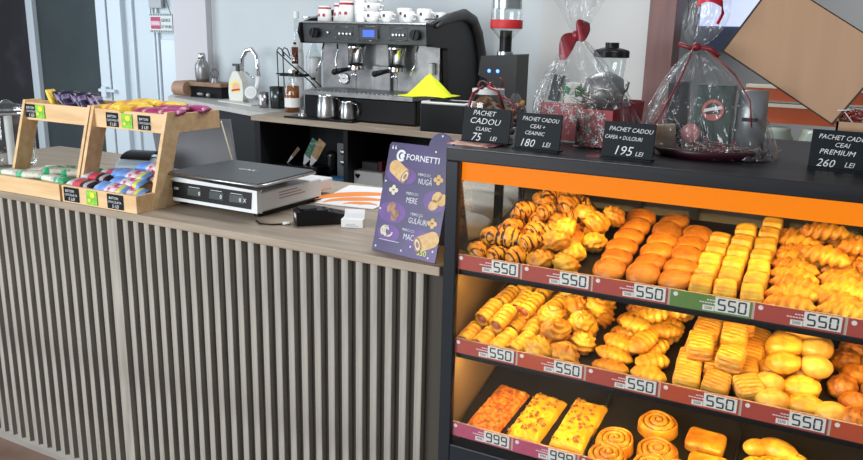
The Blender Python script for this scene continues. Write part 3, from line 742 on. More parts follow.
def tagp(o, lb, grp): o['label'] = lb; o['category'] = 'pastry'; o['group'] = grp; return o
def variants(bases, grp, spots_):
    """first uses of each base mesh move the base itself, later ones are copies"""
    used = set()
    for i, (loc, rot, lb, sc) in enumerate(spots_):
        b = i % len(bases); o = bases[b]
        if b not in used:
            used.add(b); o.location = loc; o.rotation_euler = rot; o.scale = (sc,)*3; tagp(o, lb, grp)
        else: dup(o, loc, rot, lb, (sc,)*3)
def grid(k_, xs, rows, t0, pitch, h, nm, rotf, jx=.003, jt=.003, sc=1.0, skip=(), dx=0.0, names_=None):
    out = []
    for c, x in enumerate(xs):
        n_ = rows[c] if isinstance(rows, (list, tuple)) else rows
        for r in range(n_):
            if (c, r) in skip: continue
            lb = '%s on %s shelf, %s column from left, %s from the glass' % (nm, shn[k_], ORD[c], ORD[r])
            out.append((P3(k_, x+dx*r+jr(jx), t0+pitch*r+jr(jt), h), rotf(c, r), lb, sc*(1+jr(.04))))
    return out
# --- top shelf: chocolate croissants (heap, two layers)
sp = []
for lay, (xs0, nx, nr, h, t0) in enumerate(((-.806, 4, 6, .026, .045), (-.785, 4, 5, .058, .075), (-.73, 3, 3, .086, .19))):
    for r in range(nr):
        for c in range(nx):
            x = xs0+.056*c+(.026 if r % 2 else 0)+r*(.012 if lay == 0 else .014)
            if x > -.640+.012*r: continue
            lb = 'chocolate-striped mini croissant, %s layer, row %s from glass, %s from left, top shelf' % (('bottom', 'middle', 'highest')[lay], ORD[r], ORD[c])
            sp.append((P3(1, x+jr(.006), t0+.060*r+jr(.006), h+jr(.004)), E3(jr(.35), jr(.3), random.choice([.9, 1.3, 1.6, 2.1, .4])+jr(.3)), lb, 1+jr(.1)))
variants([croissant('chocolate_croissant', 0.4), croissant('chocolate_croissant', 2.9), croissant('chocolate_croissant', 6.1)], 'chocolate-striped croissants heaped on the top shelf', sp)
# --- knotted buns
sp = []
for lay, rows_ in enumerate(([(-.632, 0), (-.562, 0), (-.640, 1), (-.572, 1), (-.600, 2), (-.540, 2), (-.625, 3), (-.560, 3)], [(-.606, .6), (-.612, 1.6), (-.545, 2.5), (-.590, 3.1), (-.515, 3.2)])):
    for i, (x, r) in enumerate(rows_):
        lb = 'golden knotted bun on top shelf, %s layer, %s counting from front left' % (('lower', 'upper')[lay], ORD[i])
        sp.append((P3(1, x+.004*r, .045+.068*r, .026+.040*lay), E3(jr(.5), jr(.5), jr(3)), lb, 1+jr(.06)))
variants([knotbun('knotted_bun', 0.3, M['d_gold']), knotbun('knotted_bun', 1.4, M['d_yellow'])], 'golden knotted buns heaped on the top shelf', sp)
# --- round flat buns
variants([roundbun('round_flat_bun')], 'round flat buns leaning in columns on the top shelf',
    grid(1, (-.452, -.368, -.292), (6, 6, 5), .040, .0595, .035, 'round flat bun', lambda c, r: E3(.10+jr(.14), jr(.16), jr(.3)), dx=.002, sc=1.0))
# --- ribbed squares
variants([ribbed('ribbed_square_pastry', .052, .046, [M['d_yellow']], 5, amp=.0022)], 'ribbed square pastries in columns on the top shelf',
    grid(1, (-.232, -.176, -.121), (5, 6, 7), .034, .0595, .027, 'ribbed square pastry', lambda c, r: E3(-.16+jr(.1), jr(.08), jr(.10)), dx=.0015) )
# --- braided pastries
variants([spindle('braided_pastry', .115, .026, [M['d_gold']], 5.5, .19, .75, .008), spindle('braided_pastry', .112, .025, [M['d_yellow']], 6, .17, .78, .008)], 'braided pastries in rows on the top shelf',
    grid(1, (-.035, .065, .165, .268), (9, 9, 8, 8), .025, .042, .030, 'braided pastry', lambda c, r: E3(.15+jr(.15), jr(.08), -.10+jr(.22)), jx=.006) )
variants([spindle('braided_pastry', .115, .026, [M['d_gold']], 5.5, .19, .75, .008)], 'braided pastries in rows on the top shelf',
    [(P3(1, x, t_, .066), E3(.1, 0, rz), 'braided pastry lying across the others on top shelf, %s of the upper layer' % ORD[i], 1.0) for i, (x, t_, rz) in enumerate([(.02, .20, -.3), (.095, .27, .2), (.01, .33, .1), (.14, .16, -.4), (.20, .26, .1)])])
# --- middle shelf: sausage rolls
sr = sausage_roll(); usedr = False; sp = []
for lay, lst in enumerate(([(-.818, .035), (-.770, .040), (-.720, .035), (-.672, .040), (-.812, .125), (-.764, .13), (-.716, .13), (-.668, .13), (-.790, .22), (-.742, .22), (-.694, .225), (-.64, .22), (-.74, .31), (-.69, .31), (-.65, .30)], [(-.79, .09), (-.738, .075), (-.690, .16), (-.770, .175), (-.735, .25), (-.68, .255), (-.716, .165), (-.63, .17)])):
    for i, (x, t_) in enumerate(lst):
        sp.append((P3(2, x+jr(.003), t_+.005, .024+.042*lay), E3(.05+jr(.08), jr(.3), -.18+jr(.12)), 'sausage roll on middle shelf, %s layer, %s counting from front left' % (('lower', 'upper')[lay], ORD[i] if i < 14 else 'last'), 1.0))
for i, (loc, rot, lb, sc) in enumerate(sp):
    if i == 0: sr.location = loc; sr.rotation_euler = rot; sr['label'] = lb
    else: dup(sr, loc, rot, lb)
# --- folded knot pastries
sp = []
for lay, lst in enumerate(([(-.615, .035), (-.545, .035), (-.590, .10), (-.520, .10), (-.60, .175), (-.530, .17), (-.57, .24), (-.51, .24), (-.58, .31), (-.52, .31)], [(-.585, .065), (-.615, .125), (-.535, .125), (-.57, .19), (-.60, .26), (-.52, .21), (-.54, .29)])):
    for i, (x, t_) in enumerate(lst):
        sp.append((P3(2, x, t_, .028+.044*lay), E3(jr(.5), jr(.5), jr(3)), 'folded knot pastry on middle shelf, %s layer, %s counting from front left' % (('lower', 'upper')[lay], ORD[i]), 1+jr(.08)))
variants([lumpy('folded_knot_pastry', .036, [M['d_yellow']], .18, 2.0, 1.1, (1.08, .9, .85), .30), lumpy('folded_knot_pastry', .035, [M['d_gold']], .2, 2.2, 4.1, (1.1, .85, .9), .34), lumpy('folded_knot_pastry', .034, [M['d_yellow']], .22, 1.7, 7.1, (1.15, .8, .85), .26)], 'folded knot pastries heaped on the middle shelf', sp)
# --- leaf pastries
sp = []
for lay, lst in enumerate(([(-.425, .03, -.1), (-.330, .035, 0), (-.430, .085, -.1), (-.335, .09, .8), (-.425, .14, -.15), (-.345, .15, 1.0), (-.42, .20, .1), (-.33, .21, .6), (-.42, .26, 0), (-.335, .27, .3), (-.41, .32, .2), (-.32, .33, 0)], [(-.365, .115, 1.1), (-.40, .185, -.2), (-.325, .18, .3), (-.37, .245, .5), (-.40, .30, 0), (-.32, .29, .2)])):
    for i, (x, t_, rz) in enumerate(lst):
        sp.append((P3(2, x, t_, .022+.034*lay), E3(jr(.2), jr(.2), rz+jr(.1)), 'oval leaf-shaped pastry on middle shelf, %s layer, %s counting from front left' % (('lower', 'upper')[lay], ORD[i]), 1+jr(.06)))
variants([spindle('leaf_pastry', .100, .030, [M['d_gold']], 7, .05, .62, .0, .5), spindle('leaf_pastry', .092, .031, [M['d_yellow']], 5, .09, .62, .004, .7)], 'oval leaf-shaped pastries on the middle shelf', sp)
# --- striped squares
sp = []
for lay, lst in enumerate(([(-.240, .040, .15), (-.172, .040, -.1), (-.108+.008, .052, .5), (-.245, .108, 0), (-.180, .11, 0), (-.118, .125, .1), (-.238, .175, 0), (-.175, .18, 0), (-.113, .19, 0), (-.232, .245, 0), (-.168, .25, 0), (-.108, .255, 0), (-.23, .31, 0), (-.165, .31, 0)], [(-.225, .11, .05), (-.150, .085, -.1), (-.220, .18, 0), (-.155, .175, .05), (-.21, .25, 0), (-.145, .245, 0)])):
    for i, (x, t_, rz) in enumerate(lst):
        sp.append((P3(2, x, t_, .026+.050*lay), E3(.08+jr(.1), jr(.08), rz+jr(.06)), 'square pastry with icing stripes on middle shelf, %s layer, %s from front left' % (('lower', 'upper')[lay], ORD[i]), 1))
variants([ribbed('striped_square_pastry', .064, .048, [M['d_gold'], M['d_pale'], M['d_side']], 6, True, amp=.0014)], 'icing-striped square pastries stacked on the middle shelf', sp)
# --- pale oval buns
sp = []
for lay, lst in enumerate(([(-.045, .03, 0), (.022, .038, .3), (-.06, .09, .4), (.01, .10, .2), (.075, .028, .2), (-.055, .155, .1), (.015, .16, 0), (-.05, .22, .2), (.02, .225, 0), (-.04, .285, 0), (.03, .29, 0)], [(-.035, .12, .1), (.035, .13, -.2), (-.04, .19, .2), (.03, .20, .0), (.0, .26, .1)])):
    for i, (x, t_, rz) in enumerate(lst):
        sp.append((P3(2, x, t_, .026+.042*lay), E3(jr(.15), jr(.15), rz+jr(.2)), 'pale oval bun on middle shelf, %s layer, %s counting from front left' % (('lower', 'upper')[lay], ORD[i]), 1+jr(.06)))
variants([lumpy('oval_bun', .037, [M['d_pale']], .06, 1.6, 2.2, (1.05, .88, .74)), lumpy('oval_bun', .038, [M['d_yellow']], .08, 2, 5.2, (1.1, .85, .7), .05)], 'pale oval buns heaped on the middle shelf', sp)
# --- dark crusty rolls
sp = []
for c in range(6):
    for r in range(6):
        x = .098+.060*c+(.02 if r % 2 else 0); 
        if c == 0 and r == 0: x = .120
        sp.append((P3(2, x+jr(.004), .030+.055*r+jr(.004), .025), E3(jr(.3), jr(.3), jr(3)), 'dark crusty roll on middle shelf, %s from left in row %s from glass' % (ORD[c], ORD[r]), 1+jr(.06)))
variants([lumpy('crusty_roll', .032, [M['d_brown']], .12, 3.5, 3.3, (1, 1, .82), .06), lumpy('crusty_roll', .031, [M['d_deep']], .10, 3, 6.3, (1.08, .95, .8), .10)], 'dark crusty rolls on the middle shelf', sp)
# --- bottom shelf
o = slab('pizza_slab', .205, .098, .020, [M['pizza'], M['d_gold'], M['bits']], 1.0, 14); o.location = P3(3, -.755, .118, .006); o.rotation_euler = E3(0, 0, -.12); tagp(o, 'orange-red pizza slab with melted topping at left of bottom shelf', 'pizza slabs'); del o['group']
for i, (x, t_, rz, lb) in enumerate([(-.638, .118, -.10, 'yellow cheese slab with brown bits beside the red pizza slab'), (-.520, .135, -.06, 'yellow cheese slab with brown bits beside the cinnamon swirls')]):
    o = slab('cheese_slab', .205, .096, .022, [M['cheese'], M['d_gold'], M['bits']], 3.0+i*4, 46); o.location = P3(3, x, t_, .006); o.rotation_euler = E3(0, 0, rz); tagp(o, lb, 'cheese slabs with brown bits')
for i, (x, t_, rz, tl, lb) in enumerate([(-.408, .095, .4, 0, 'cinnamon swirl at the left, beside the cheese slab'), (-.322, .205, 1.2, 0, 'cinnamon swirl furthest back on the bottom shelf'), (-.300, .098, 2.0, 1, 'cinnamon swirl with a loose tail end pointing to the square pastries'),
        (-.412, -.012+.02, 3.2, 0, 'cinnamon swirl at front left, partly below the picture edge'), (-.300, -.002, 4.2, 0, 'cinnamon swirl at the front in the middle of the swirls')]):
    o = swirl('cinnamon_swirl', rz, tl); o.location = P3(3, x, max(t_, .035) if t_ < .03 else t_, .006); o.rotation_euler = E3(0, 0, 0)
    tagp(o, lb, 'cinnamon swirls on the bottom shelf')
def pillow(name, w_, l_, h_):
    m = MB()
    m.ball(w_/2, l_/2, h_/2, nu=40, nv=20, e=.38, disp=lambda d, a, b: 1-.06*(1-abs(d.x))*(abs(d.y) > .8)+.02*noise.noise(d*2)); return m.build(name, [M['d_gold']])
for i, (x, t_, rz) in enumerate([(-.192, .175, -.05), (-.172, .085, .04), (-.165, .035-.02, 0)]):
    if i == 2: continue
    o = pillow('pillow_pastry', .098, .078, .034); o.location = P3(3, x, t_, .022); o.rotation_euler = E3(0, 0, rz)
    tagp(o, ('rear' if i == 0 else 'front')+' golden pillow-shaped square pastry on the bottom shelf', 'golden pillow pastries on the bottom shelf')
def fingerbun(name):
    m = MB()
    m.ball(.032, .026, .022, TR((-.052, .004, .0), (0, 0, .2)), disp=lambda d, a, b: 1+.03*math.sin(a*2))
    m.ball(.050, .030, .027, TR((.0, .012, .004), (0, 0, -.25)), disp=lambda d, a, b: 1+.05*noise.noise(d*2))
    m.ball(.040, .021, .020, TR((.052, -.010, .0), (0, 0, -.65)), disp=lambda d, a, b: 1+.03*math.sin(a*2))
    return m.build(name, [M['d_yellow']])
for i, (x, t_, rz) in enumerate([(-.020, .190, -.05), (-.015, .120, -.1), (-.02, .045, 0)]):
    o = fingerbun('finger_bun'); o.location = P3(3, x, t_, .026); o.rotation_euler = E3(0, 0, rz)
    tagp(o, ('rearmost', 'middle', 'front')[i]+' three-lobed twisted finger bun on the bottom shelf', 'three-lobed finger buns on the bottom shelf')

# ============================================================ CASE TOP
def chalk_sign(x, y, z, w_, h_, lines, lb, rz=-.03):
    t = thing('chalk_sign', lb, 'sign', (x, y, z), rz, 'black handwritten gift price signs')
    T_ = TR((0, 0, 0), (PI/2-.16, 0, 0))
    MB().box(0, w_, 0, h_, -.004, 0, T=T_).build('board', M['chalk'], t, bev=.001)
    bx(0, w_, -.012, .028, 0, .004).build('foot', M['chalk'], t)
    m = MB()
    for s_, xx, yy, sz, sx in lines: m.text(s_, h_*sz, T_ @ TR((w_*xx, h_*yy, .0006), (0, 0, -.03)), shear=.25, sx=sx)
    m.build('handwriting', M['chalkwhite'], t)
chalk_sign(-.897, .115, TOP, .140, .093, [('PACHET', .20, .80, .20, .95), ('CADOU', .14, .56, .24, 1.1), ('CLASIC', .28, .36, .15, 1), ('75', .20, .07, .32, 1.0), ('LEI', .60, .10, .17, 1)], 'chalk sign reading 75 LEI in front of the ribboned jar')
chalk_sign(-.727, .075, TOP, .122, .093, [('PACHET CADOU', .12, .80, .16, .86), ('CEAI +', .30, .60, .15, 1), ('CEAINIC', .20, .42, .15, 1), ('180', .10, .10, .30, 1), ('LEI', .62, .12, .18, 1)], 'chalk sign reading 180 LEI in front of the snowflake gift basket')
chalk_sign(-.497, .065, TOP, .124, .088, [('PACHET CADOU', .10, .76, .17, .92), ('CAFEA + DULCIURI', .03, .54, .15, .80), ('195', .22, .12, .36, 1), ('LEI', .66, .12, .17, 1)], 'chalk sign reading 195 LEI between the two gift baskets')
chalk_sign(-.046, .195, TOP, .135, .090, [('PACHET CADOU', .10, .78, .17, .92), ('CEAI', .36, .59, .16, 1), ('PREMIUM', .14, .40, .18, 1.1), ('260', .12, .08, .28, 1), ('LEI', .55, .10, .18, 1)], 'chalk sign reading 260 LEI in front of the cardboard box')
# leaflets under the signs
t = thing('leaflet', 'red and cream leaflet lying under the 75 LEI sign', 'leaflet', (-.885, .035, TOP+.0005), -.05)
bx(-.02, .10, .01, .075, 0, .002).build('sheet', mat('leaflet_cream', (.62, .42, .32), .5, c2=(.6, .1, .08), scale=40, contrast=(.45, .6)), t)
bx(.085, .115, .012, .075, .002, .003).build('red_edge', M['fire_red'], t)
tag(bx(-.530, -.485, .055, .085, TOP+.0002, TOP+.002).build('leaflet', M['fire_red']), 'small red card edge beside the 195 LEI sign', 'leaflet')
# ribboned jar
def bow(m, loc, s_, rz=0, mi=0):
    for sg in (-1, 1):
        m.surf(lambda u, v: (sg*s_*(math.sin(v*PI)*.9)*(.3+.7*1), s_*.30*(u-.5)*(.4+math.sin(v*PI)), s_*.38*math.sin(v*2*PI)+.12*s_*sg), 4, 18, mi=mi, T=TR(loc, (0, 0, rz)))
    m.ball(s_*.16, s_*.16, s_*.18, TR(loc), mi, 10, 8)
    return m
t = thing('gift_jar', 'glass jar of biscuits tied with a red ribbon behind the 75 LEI sign', 'gift jar', (-.895, .285, TOP))
MB().lathe([(0, .003), (.048, .003), (.055, .012), (.055, .10), (.046, .118)], 28).build('jar', M['glassjar'], t)
MB().cyl(.046, .118, .132, 28).build('lid', M['offwhite'], t, bev=.003)
m = MB()
for i in range(16): m.cyl(.019, -.004, .004, 12, T=TR((.028*math.cos(i*2.4), .028*math.sin(i*2.4), .018+.0055*i), (jr(.6), jr(.6), 0)))
m.build('biscuits', M['choc2'], t)
m = MB(); bow(m, (.01, -.01, .144), .042)
m.tube([(.0, -.035, .14), (-.025, -.052, .12), (-.035, -.056, .08), (-.04, -.058, .05)], .0045, 6).tube([(.01, -.03, .14), (.05, -.045, .128), (.062, -.03, .08)], .004, 6)
m.build('ribbon', M['fire_red'], t)
t = thing('gift_bag', 'small cellophane bag of brown sweets beside the ribboned jar', 'gift bag', (-.805, .27, TOP))
def bagfn(R_, H_, fold, nk, sx=1.0, sy=1.0, sd=0):
    def fn(u, v):
        a = u*2*PI; r_ = R_*(.86+.2*math.sin(min(1, v*1.3)*PI*.55))*(1-v**2.2)+.006
        r_ *= 1+fold*(.4+v)*math.sin(a*nk+3*v+sd)+fold*.6*noise.noise(Vector((math.cos(a)*2, math.sin(a)*2, v*4+sd)))
        return (r_*math.cos(a)*sx, r_*math.sin(a)*sy, v*H_)
    return fn
MB().surf(bagfn(.036, .125, .10, 9), 48, 16, cu=True).build('cellophane', M['cello'], t)
m = MB()
for i in range(22): m.ball(.009, .008, .007, TR((.020*math.cos(i*2.4), .018*math.sin(i*2.4), .010+.0042*i), (i, i, 0)), i % 2, 8, 6)
m.build('sweets', [M['choc'], M['d_brown']], t)
MB().tube([(-.03, -.025, .115), (.0, -.035, .105), (.025, -.034, .07), (.032, -.034, .03)], .003, 6).build('ribbon', M['fire_red'], t)

# ------------------------------------------------ gift basket A (snowflakes)
t = thing('gift_basket', 'cellophane gift basket in a red snowflake box with a red bow', 'gift basket', (-.605, .30, TOP), 0, 'cellophane-wrapped gift baskets')
m = MB()
m.box(.0, .095, -.10, -.09, .004, .100).box(.0, .01, -.10, .10, .004, .10).box(-.13, .0, -.02, -.01, .004, .105)
m.add([(.095, -.10, .004), (.135, .04, .02), (.142, .04, .120), (.095, -.10, .10)], [(0, 1, 2, 3)]).add([(.0, .0, .06), (.10, .0, .06), (.10, .05, .06), (0, .05, .06)], [(0, 1, 2, 3)])
m.box(-.02, .13, .05, .06, .004, .12)
m.build('red_box', M['redbox'], t)
m = MB()
def flake(x, z, s_, y=-.1008):
    for k_ in range(3):
        a = k_*PI/3+.2; m.box(-s_, s_, -.0006, 0, -.0016, .0016, T=TR((x, y, z), (0, a, 0)))
    for k_ in range(6):
        a = k_*PI/3+.2; m.box(-s_*.22, s_*.22, -.0006, 0, -.0012, .0012, T=TR((x+s_*.7*math.cos(a), y, z-s_*.7*math.sin(a)), (0, a+PI/2, 0)))
for x, z, s_ in ((.030, .080, .010), (.066, .082, .012), (.072, .048, .015), (.030, .045, .012), (.05, .020, .010), (.016, .022, .008)): flake(x, z, s_)
for x, z, s_ in ((-.10, .085, .011), (-.06, .092, .010), (-.08, .050, .012), (-.035, .065, .012)): flake(x, z, s_, -.0208)
m.build('snowflakes', M['snow'], t)
m = MB().box(-.075, -.025, .0, .05, .06, .155).box(-.10, -.08, .0, .04, .08, .165)
m.build('tea_packet', M['offwhite'], t, rot=(0, .06, 0))
bx(-.012, .012, -.01, .02, 0, .07).build('dark_packet', M['charcoal'], t, loc=(-.098, -.01, .11), rot=(0, .2, 0))
MB().lathe([(0, 0), (.045, .0), (.055, .03), (.05, .07), (.025, .085), (0, .09)], 20).tube([(.045, 0, .03), (.062, -.01, .045), (.066, -.01, .065)], .005, 6).build('teapot', M['steel_dull'], t, loc=(.040, .0, .105))
m = MB()
for i in range(60):
    a = i*2.4; r_ = .03+.06*random.random(); z = .10+.05*random.random()
    p = Vector((.03+r_*math.cos(a), -.02+r_*.6*math.sin(a), z)); m.tube([p, p+Vector((jr(.03), jr(.02), jr(.02))), p+Vector((jr(.05), jr(.03), jr(.03)))], .0009, 4)
for i in range(30):
    p = Vector((.0+.07*random.random(), -.108, .01+.09*random.random())); m.tube([p, p+Vector((jr(.02), 0, jr(.02))), p+Vector((jr(.03), jr(.004), jr(.03)))], .0008, 4)
m.build('gold_shred', mat('champagne_shred', (.55, .45, .35), .3, .7), t, kind='stuff')
m = MB()
for i in range(7): m.prism([(0, 0), (.012, .012), (0, .035), (-.012, .012)], 0, .001, T=TR((-.02+jr(.03), -.03, .125+jr(.01)), (1.3+jr(.5), jr(1), jr(3))))
m.build('green_sprig', mat('leaf_green', (.04, .20, .07), .5), t)
KZ = .285
def wrapfn(R_, rx, ry, kx, ky, kz, fold, nk, sd):
    def fn(u, v):
        a = u*2*PI
        prof = (1-v)**.86 if v < .97 else .03
        r_ = max(.03, prof+.10*math.sin(v*PI))
        r_ *= 1+fold*v*1.2*math.sin(a*nk+sd+2*v)+.35*fold*math.sin(a*(nk*2+1)+5*v)+fold*.7*noise.noise(Vector((math.cos(a)*2.5, math.sin(a)*2.5, v*3+sd)))
        return (rx*r_*math.cos(a)+kx*v, ry*r_*math.sin(a)+ky*v, .004+kz*v**.92)
    return fn
MB().surf(wrapfn(1, .160, .125, -.030, -.04, KZ, .13, 11, 0), 110, 34, cu=True).build('cellophane', M['cello'], t)
def tuft(kx, ky, kz, H_, spread, nk):
    def fn(u, v):
        a = u*2*PI; r_ = .010+spread*v**1.1*(1+.30*math.sin(a*nk)+.3*noise.noise(Vector((math.cos(a)*2, math.sin(a)*2, v*2))))
        return (kx+r_*math.cos(a)*1.15, ky+r_*math.sin(a)*.6, kz+H_*v*(1+.12*math.sin(a*3)))
    return fn
MB().surf(tuft(-.030, -.04, KZ, .16, .075, 6), 64, 14, cu=True).build('cellophane_tuft', M['cello'], t)
m = MB()
for sg, ln in ((-1, .085), (1, .05)):
    def fb(u, v): 
        w_ = .022*(.35+math.sin(v*PI*.95)); return (sg*ln*v*.75, (u-.5)*.02-.02*math.sin(v*PI), -.35*ln*v*(1 if sg < 0 else -.5)+w_*(u-.5)*2)
    m.surf(fb, 6, 14, T=TR((-.030, -.05, KZ), (0, -.45, 0))); m.surf(lambda u, v: (lambda q: (q[0], q[1]+.014, q[2]*.9))(fb(u, v)), 6, 14, T=TR((-.030, -.05, KZ), (0, -.45, 0)))
m.ball(.013, .012, .015, TR((-.030, -.052, KZ)), 0, 12, 8)
m.build('red_bow', M['fire_red'], t)

# ------------------------------------------------ gift basket B
t = thing('gift_basket', 'large cellophane gift basket with dark green box and silver canister', 'gift basket', (-.285, .29, TOP), 0, 'cellophane-wrapped gift baskets')
MB().lathe([(0, 0), (.135, 0), (.152, .02), (.148, .024), (.13, .008), (0, .006)], 40).build('round_tray', mat('dark_red_tray', (.035, .006, .012), .4), t)
m = MB().box(-.035, .055, -.05, .02, .01, .175)
m.build('green_box', M['green'], t, rot=(0, 0, .05), bev=.003)
m = MB().prism(arc(0, 0, .026, 0, 2*PI-.01, 20)+arc(0, 0, .018, 2*PI-.01, 0, 20), 0, .001, T=TR((.012, -.052, .115), FR)).prism([(-.022, -.006), (.022, .004), (.020, .012), (-.02, .002)], .001, .002, 1, TR((.012, -.052, .115), FR)).prism([(-.012, -.02), (.014, -.016), (.012, -.008), (-.012, -.012)], .001, .002, 0, TR((.012, -.052, .115), FR))
m.build('round_emblem', [mat('faded_red', (.45, .10, .08), .5), M['snow']], t)
MB().lathe([(0, .01), (.036, .01), (.036, .12), (.034, .125), (.034, .165), (0, .165)], 28).build('silver_canister', mat('silver_grey_tin', (.28, .29, .30), .35, .6), t, loc=(.098, -.01, 0))
bx(.080, .116, -.049, -.046, .092, .101).build('canister_label', M['black'], t)
m = MB().box(-.10, -.05, -.02, .04, .01, .18)
m.build('black_packet', M['black'], t, rot=(0, -.04, .1))
bx(-.125, -.075, -.075, -.04, .01, .085).build('tan_packet', mat('tan_packet', (.30, .20, .13), .5), t, rot=(0, -.1, .2), bev=.003)
MB().ball(.024, .010, .024, nu=20, nv=12).build('pink_tag', mat('dusty_pink', (.50, .18, .18), .4), t, loc=(-.030, -.085, .058))
MB().lathe([(0, 0), (.02, 0), (.022, .05), (.012, .07), (.014, .12), (.01, .125), (0, .125)], 16).build('clear_bottle', M['glassjar'], t, loc=(.035, .06, .05))
m = MB()
for i in range(90):
    a = random.uniform(PI, 2*PI); r_ = .10+.04*random.random(); p = Vector((r_*math.cos(a), r_*.75*math.sin(a), .012+.02*random.random()))
    m.tube([p, p+Vector((jr(.03), jr(.01), jr(.012))), p+Vector((jr(.05), jr(.02), jr(.02)))], .0009, 4, mi=i % 2)
for i in range(26):
    p = Vector((-.10+.06*random.random(), -.085, .02+.06*random.random())); m.tube([p, p+Vector((jr(.03), 0, jr(.02))), p+Vector((jr(.04), jr(.01), jr(.03)))], .0009, 4)
m.build('shredded_filler', [mat('beige_shred', (.60, .50, .45), .4, .3), mat('red_shred', (.5, .03, .05), .4)], t, kind='stuff')
KB = (-.045, -.01, .265)
MB().surf(wrapfn(1, .170, .130, KB[0], KB[1], KB[2], .12, 13, 1.7), 120, 36, cu=True).build('cellophane', M['cello'], t)
def loopfn(u, v):
    a = u*2*PI; s_ = math.sin(v*PI)**.6*.042+.008
    return (KB[0]-.004+.03*v+s_*math.cos(a)*(1+.12*math.sin(a*5)), KB[1]+s_*.45*math.sin(a), KB[2]+.150*v)
MB().surf(loopfn, 48, 18, cu=True).build('cellophane_tuft', M['cello'], t)
m = MB()
m.tube([(KB[0]-.042, -.045, KB[2]+.006), (KB[0]-.012, -.038, KB[2]-.004), (KB[0]+.0, -.036, KB[2]), (KB[0]+.035, -.035, KB[2]-.004), (KB[0]+.055, -.038, KB[2]-.022)], .0055, 8)
m.tube([(KB[0]-.004, -.05, KB[2]-.002), (KB[0]-.022, -.075, KB[2]-.07), (KB[0]-.05, -.105, KB[2]-.15), (KB[0]-.085, -.12, KB[2]-.225)], .0022, 6)
m.tube([(KB[0]+.03, -.04, KB[2]-.01), (KB[0]+.10, -.08, KB[2]-.06), (KB[0]+.145, -.11, KB[2]-.12), (KB[0]+.155, -.11, KB[2]-.18)], .0018, 6)
m.ball(.011, .010, .011, TR((KB[0], -.04, KB[2])), 0, 12, 8)
m.build('red_ribbon', M['fire_red'], t)
m = MB().surf(lambda u, v: (KB[0]-.010+.058*u, -.030-.018*math.sin(u*PI), KB[2]+.094+.026*v+.012*math.sin(u*PI)), 10, 3)
m.tube([(KB[0]-.035+.004*math.sin(i*.5), -.02, KB[2]+.04+.10*i/8) for i in range(9)], .0013, 5, mi=1)
m.tube([(KB[0]+.046, -.03, KB[2]+.108), (KB[0]+.052, -.03, KB[2]+.08), (KB[0]+.042, -.03, KB[2]+.055)], .004, 6)
m.build('top_ribbon', [mat('bright_red_ribbon', (.60, .01, .03), .4), M['darkprint']], t)

# ------------------------------------------------ cardboard box with tilted lid
t = thing('gift_box', 'open kraft cardboard gift box with its lid leaning tilted over it', 'box', (0, .30, TOP))
m = MB().box(.0, .30, -.045, -.040, 0, .105).box(0, .30, .125, .13, 0, .105).box(0, .005, -.045, .13, 0, .105).box(.295, .30, -.045, .13, 0, .105).box(0, .3, -.045, .13, 0, .004)
m.build('box_body', M['card'], t)
LT = TR((-.275, .045, .258), (0, math.radians(31.5), 0))
m = MB().box(0, .312, -.004, 0, -.002, .198, T=LT)
m.build('box_lid', M['card'], t)
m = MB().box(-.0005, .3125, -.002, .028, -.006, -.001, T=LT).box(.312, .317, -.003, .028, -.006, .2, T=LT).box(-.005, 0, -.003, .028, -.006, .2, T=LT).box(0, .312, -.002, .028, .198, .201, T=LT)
m.build('lid_rim', M['cardedge'], t, label='dark rim of the cardboard lid')  # rim in a much darker brown than the lid face
t = thing('wine_bottle', 'dark bottle with pale label standing in the cardboard box', 'bottle', (.115, .335, TOP+.004))
MB().lathe([(0, 0), (.033, 0), (.035, .01), (.035, .17), (.014, .21), (.014, .27), (0, .27)], 24).build('glass_body', M['black'], t)
MB().lathe([(.0355, .12), (.0355, .16)], 24).build('label_band', mat('bottle_label', (.30, .22, .20), .5, c2=(.5, .05, .05), scale=60), t)
m = MB()
for i in range(130):
    p = Vector((.02+.25*random.random(), .275+.12*random.random(), TOP+.09+.035*random.random())); m.tube([p, p+Vector((jr(.03), jr(.02), jr(.02))), p+Vector((jr(.05), jr(.03), jr(.03)))], .0016, 4, mi=i % 3 == 0)
m.box(.01, .29, .265, .42, TOP+.02, TOP+.085)
s_ = m.build('paper_shred', [M['redbox'], M['snow']]); tag(s_, 'red and white shredded paper filling the cardboard box', 'paper filling'); s_['kind'] = 'stuff'

# ============================================================ BACK COUNTERS
t = thing('counter_worktop', 'grey wood-look back worktop carrying the coffee machine', 'worktop', (0, 0, 0))
MB().prism([(-3.24, 2.005), (-.75, 1.86), (-.75, 2.96), (-3.24, 2.96)], BZ-.030, BZ).build('top', M['counter_wood'], t, bev=.002)
tb = thing('shelf_unit', 'black open shelf unit under the coffee machine', 'shelf unit', (0, 0, 0))
m = MB().box(-3.235, -3.19, 2.03, 2.9, 0, BZ-.03).box(-2.56, -2.53, 2.02, 2.9, 0, BZ-.03).box(-1.9, -1.87, 1.99, 2.9, 0, BZ-.03).box(-3.19, -.8, 2.55, 2.57, 0, BZ-.03).box(-.8, -.77, 1.98, 2.9, 0, BZ-.03)
m.build('uprights', M['charcoal'], tb)
bx(-3.19, -.8, 2.05, 2.55, .785, .805).build('shelf', M['charcoal'], tb)
bx(-3.19, -.8, 2.06, 2.08, 0, .785).build('lower_door', M['charcoal'], tb)
t = thing('sink_counter', 'pale grey counter with sink and black front at the far left', 'counter', (0, 0, 0))
MB().prism([(-3.25, 2.14), (-3.25, 2.96), (-4.80, 2.93), (-4.62, 2.665)], BZ-.032, BZ).build('top', mat('pale_stone', (.44, .43, .40), .4, c2=(.50, .49, .46), scale=12), t, bev=.002)
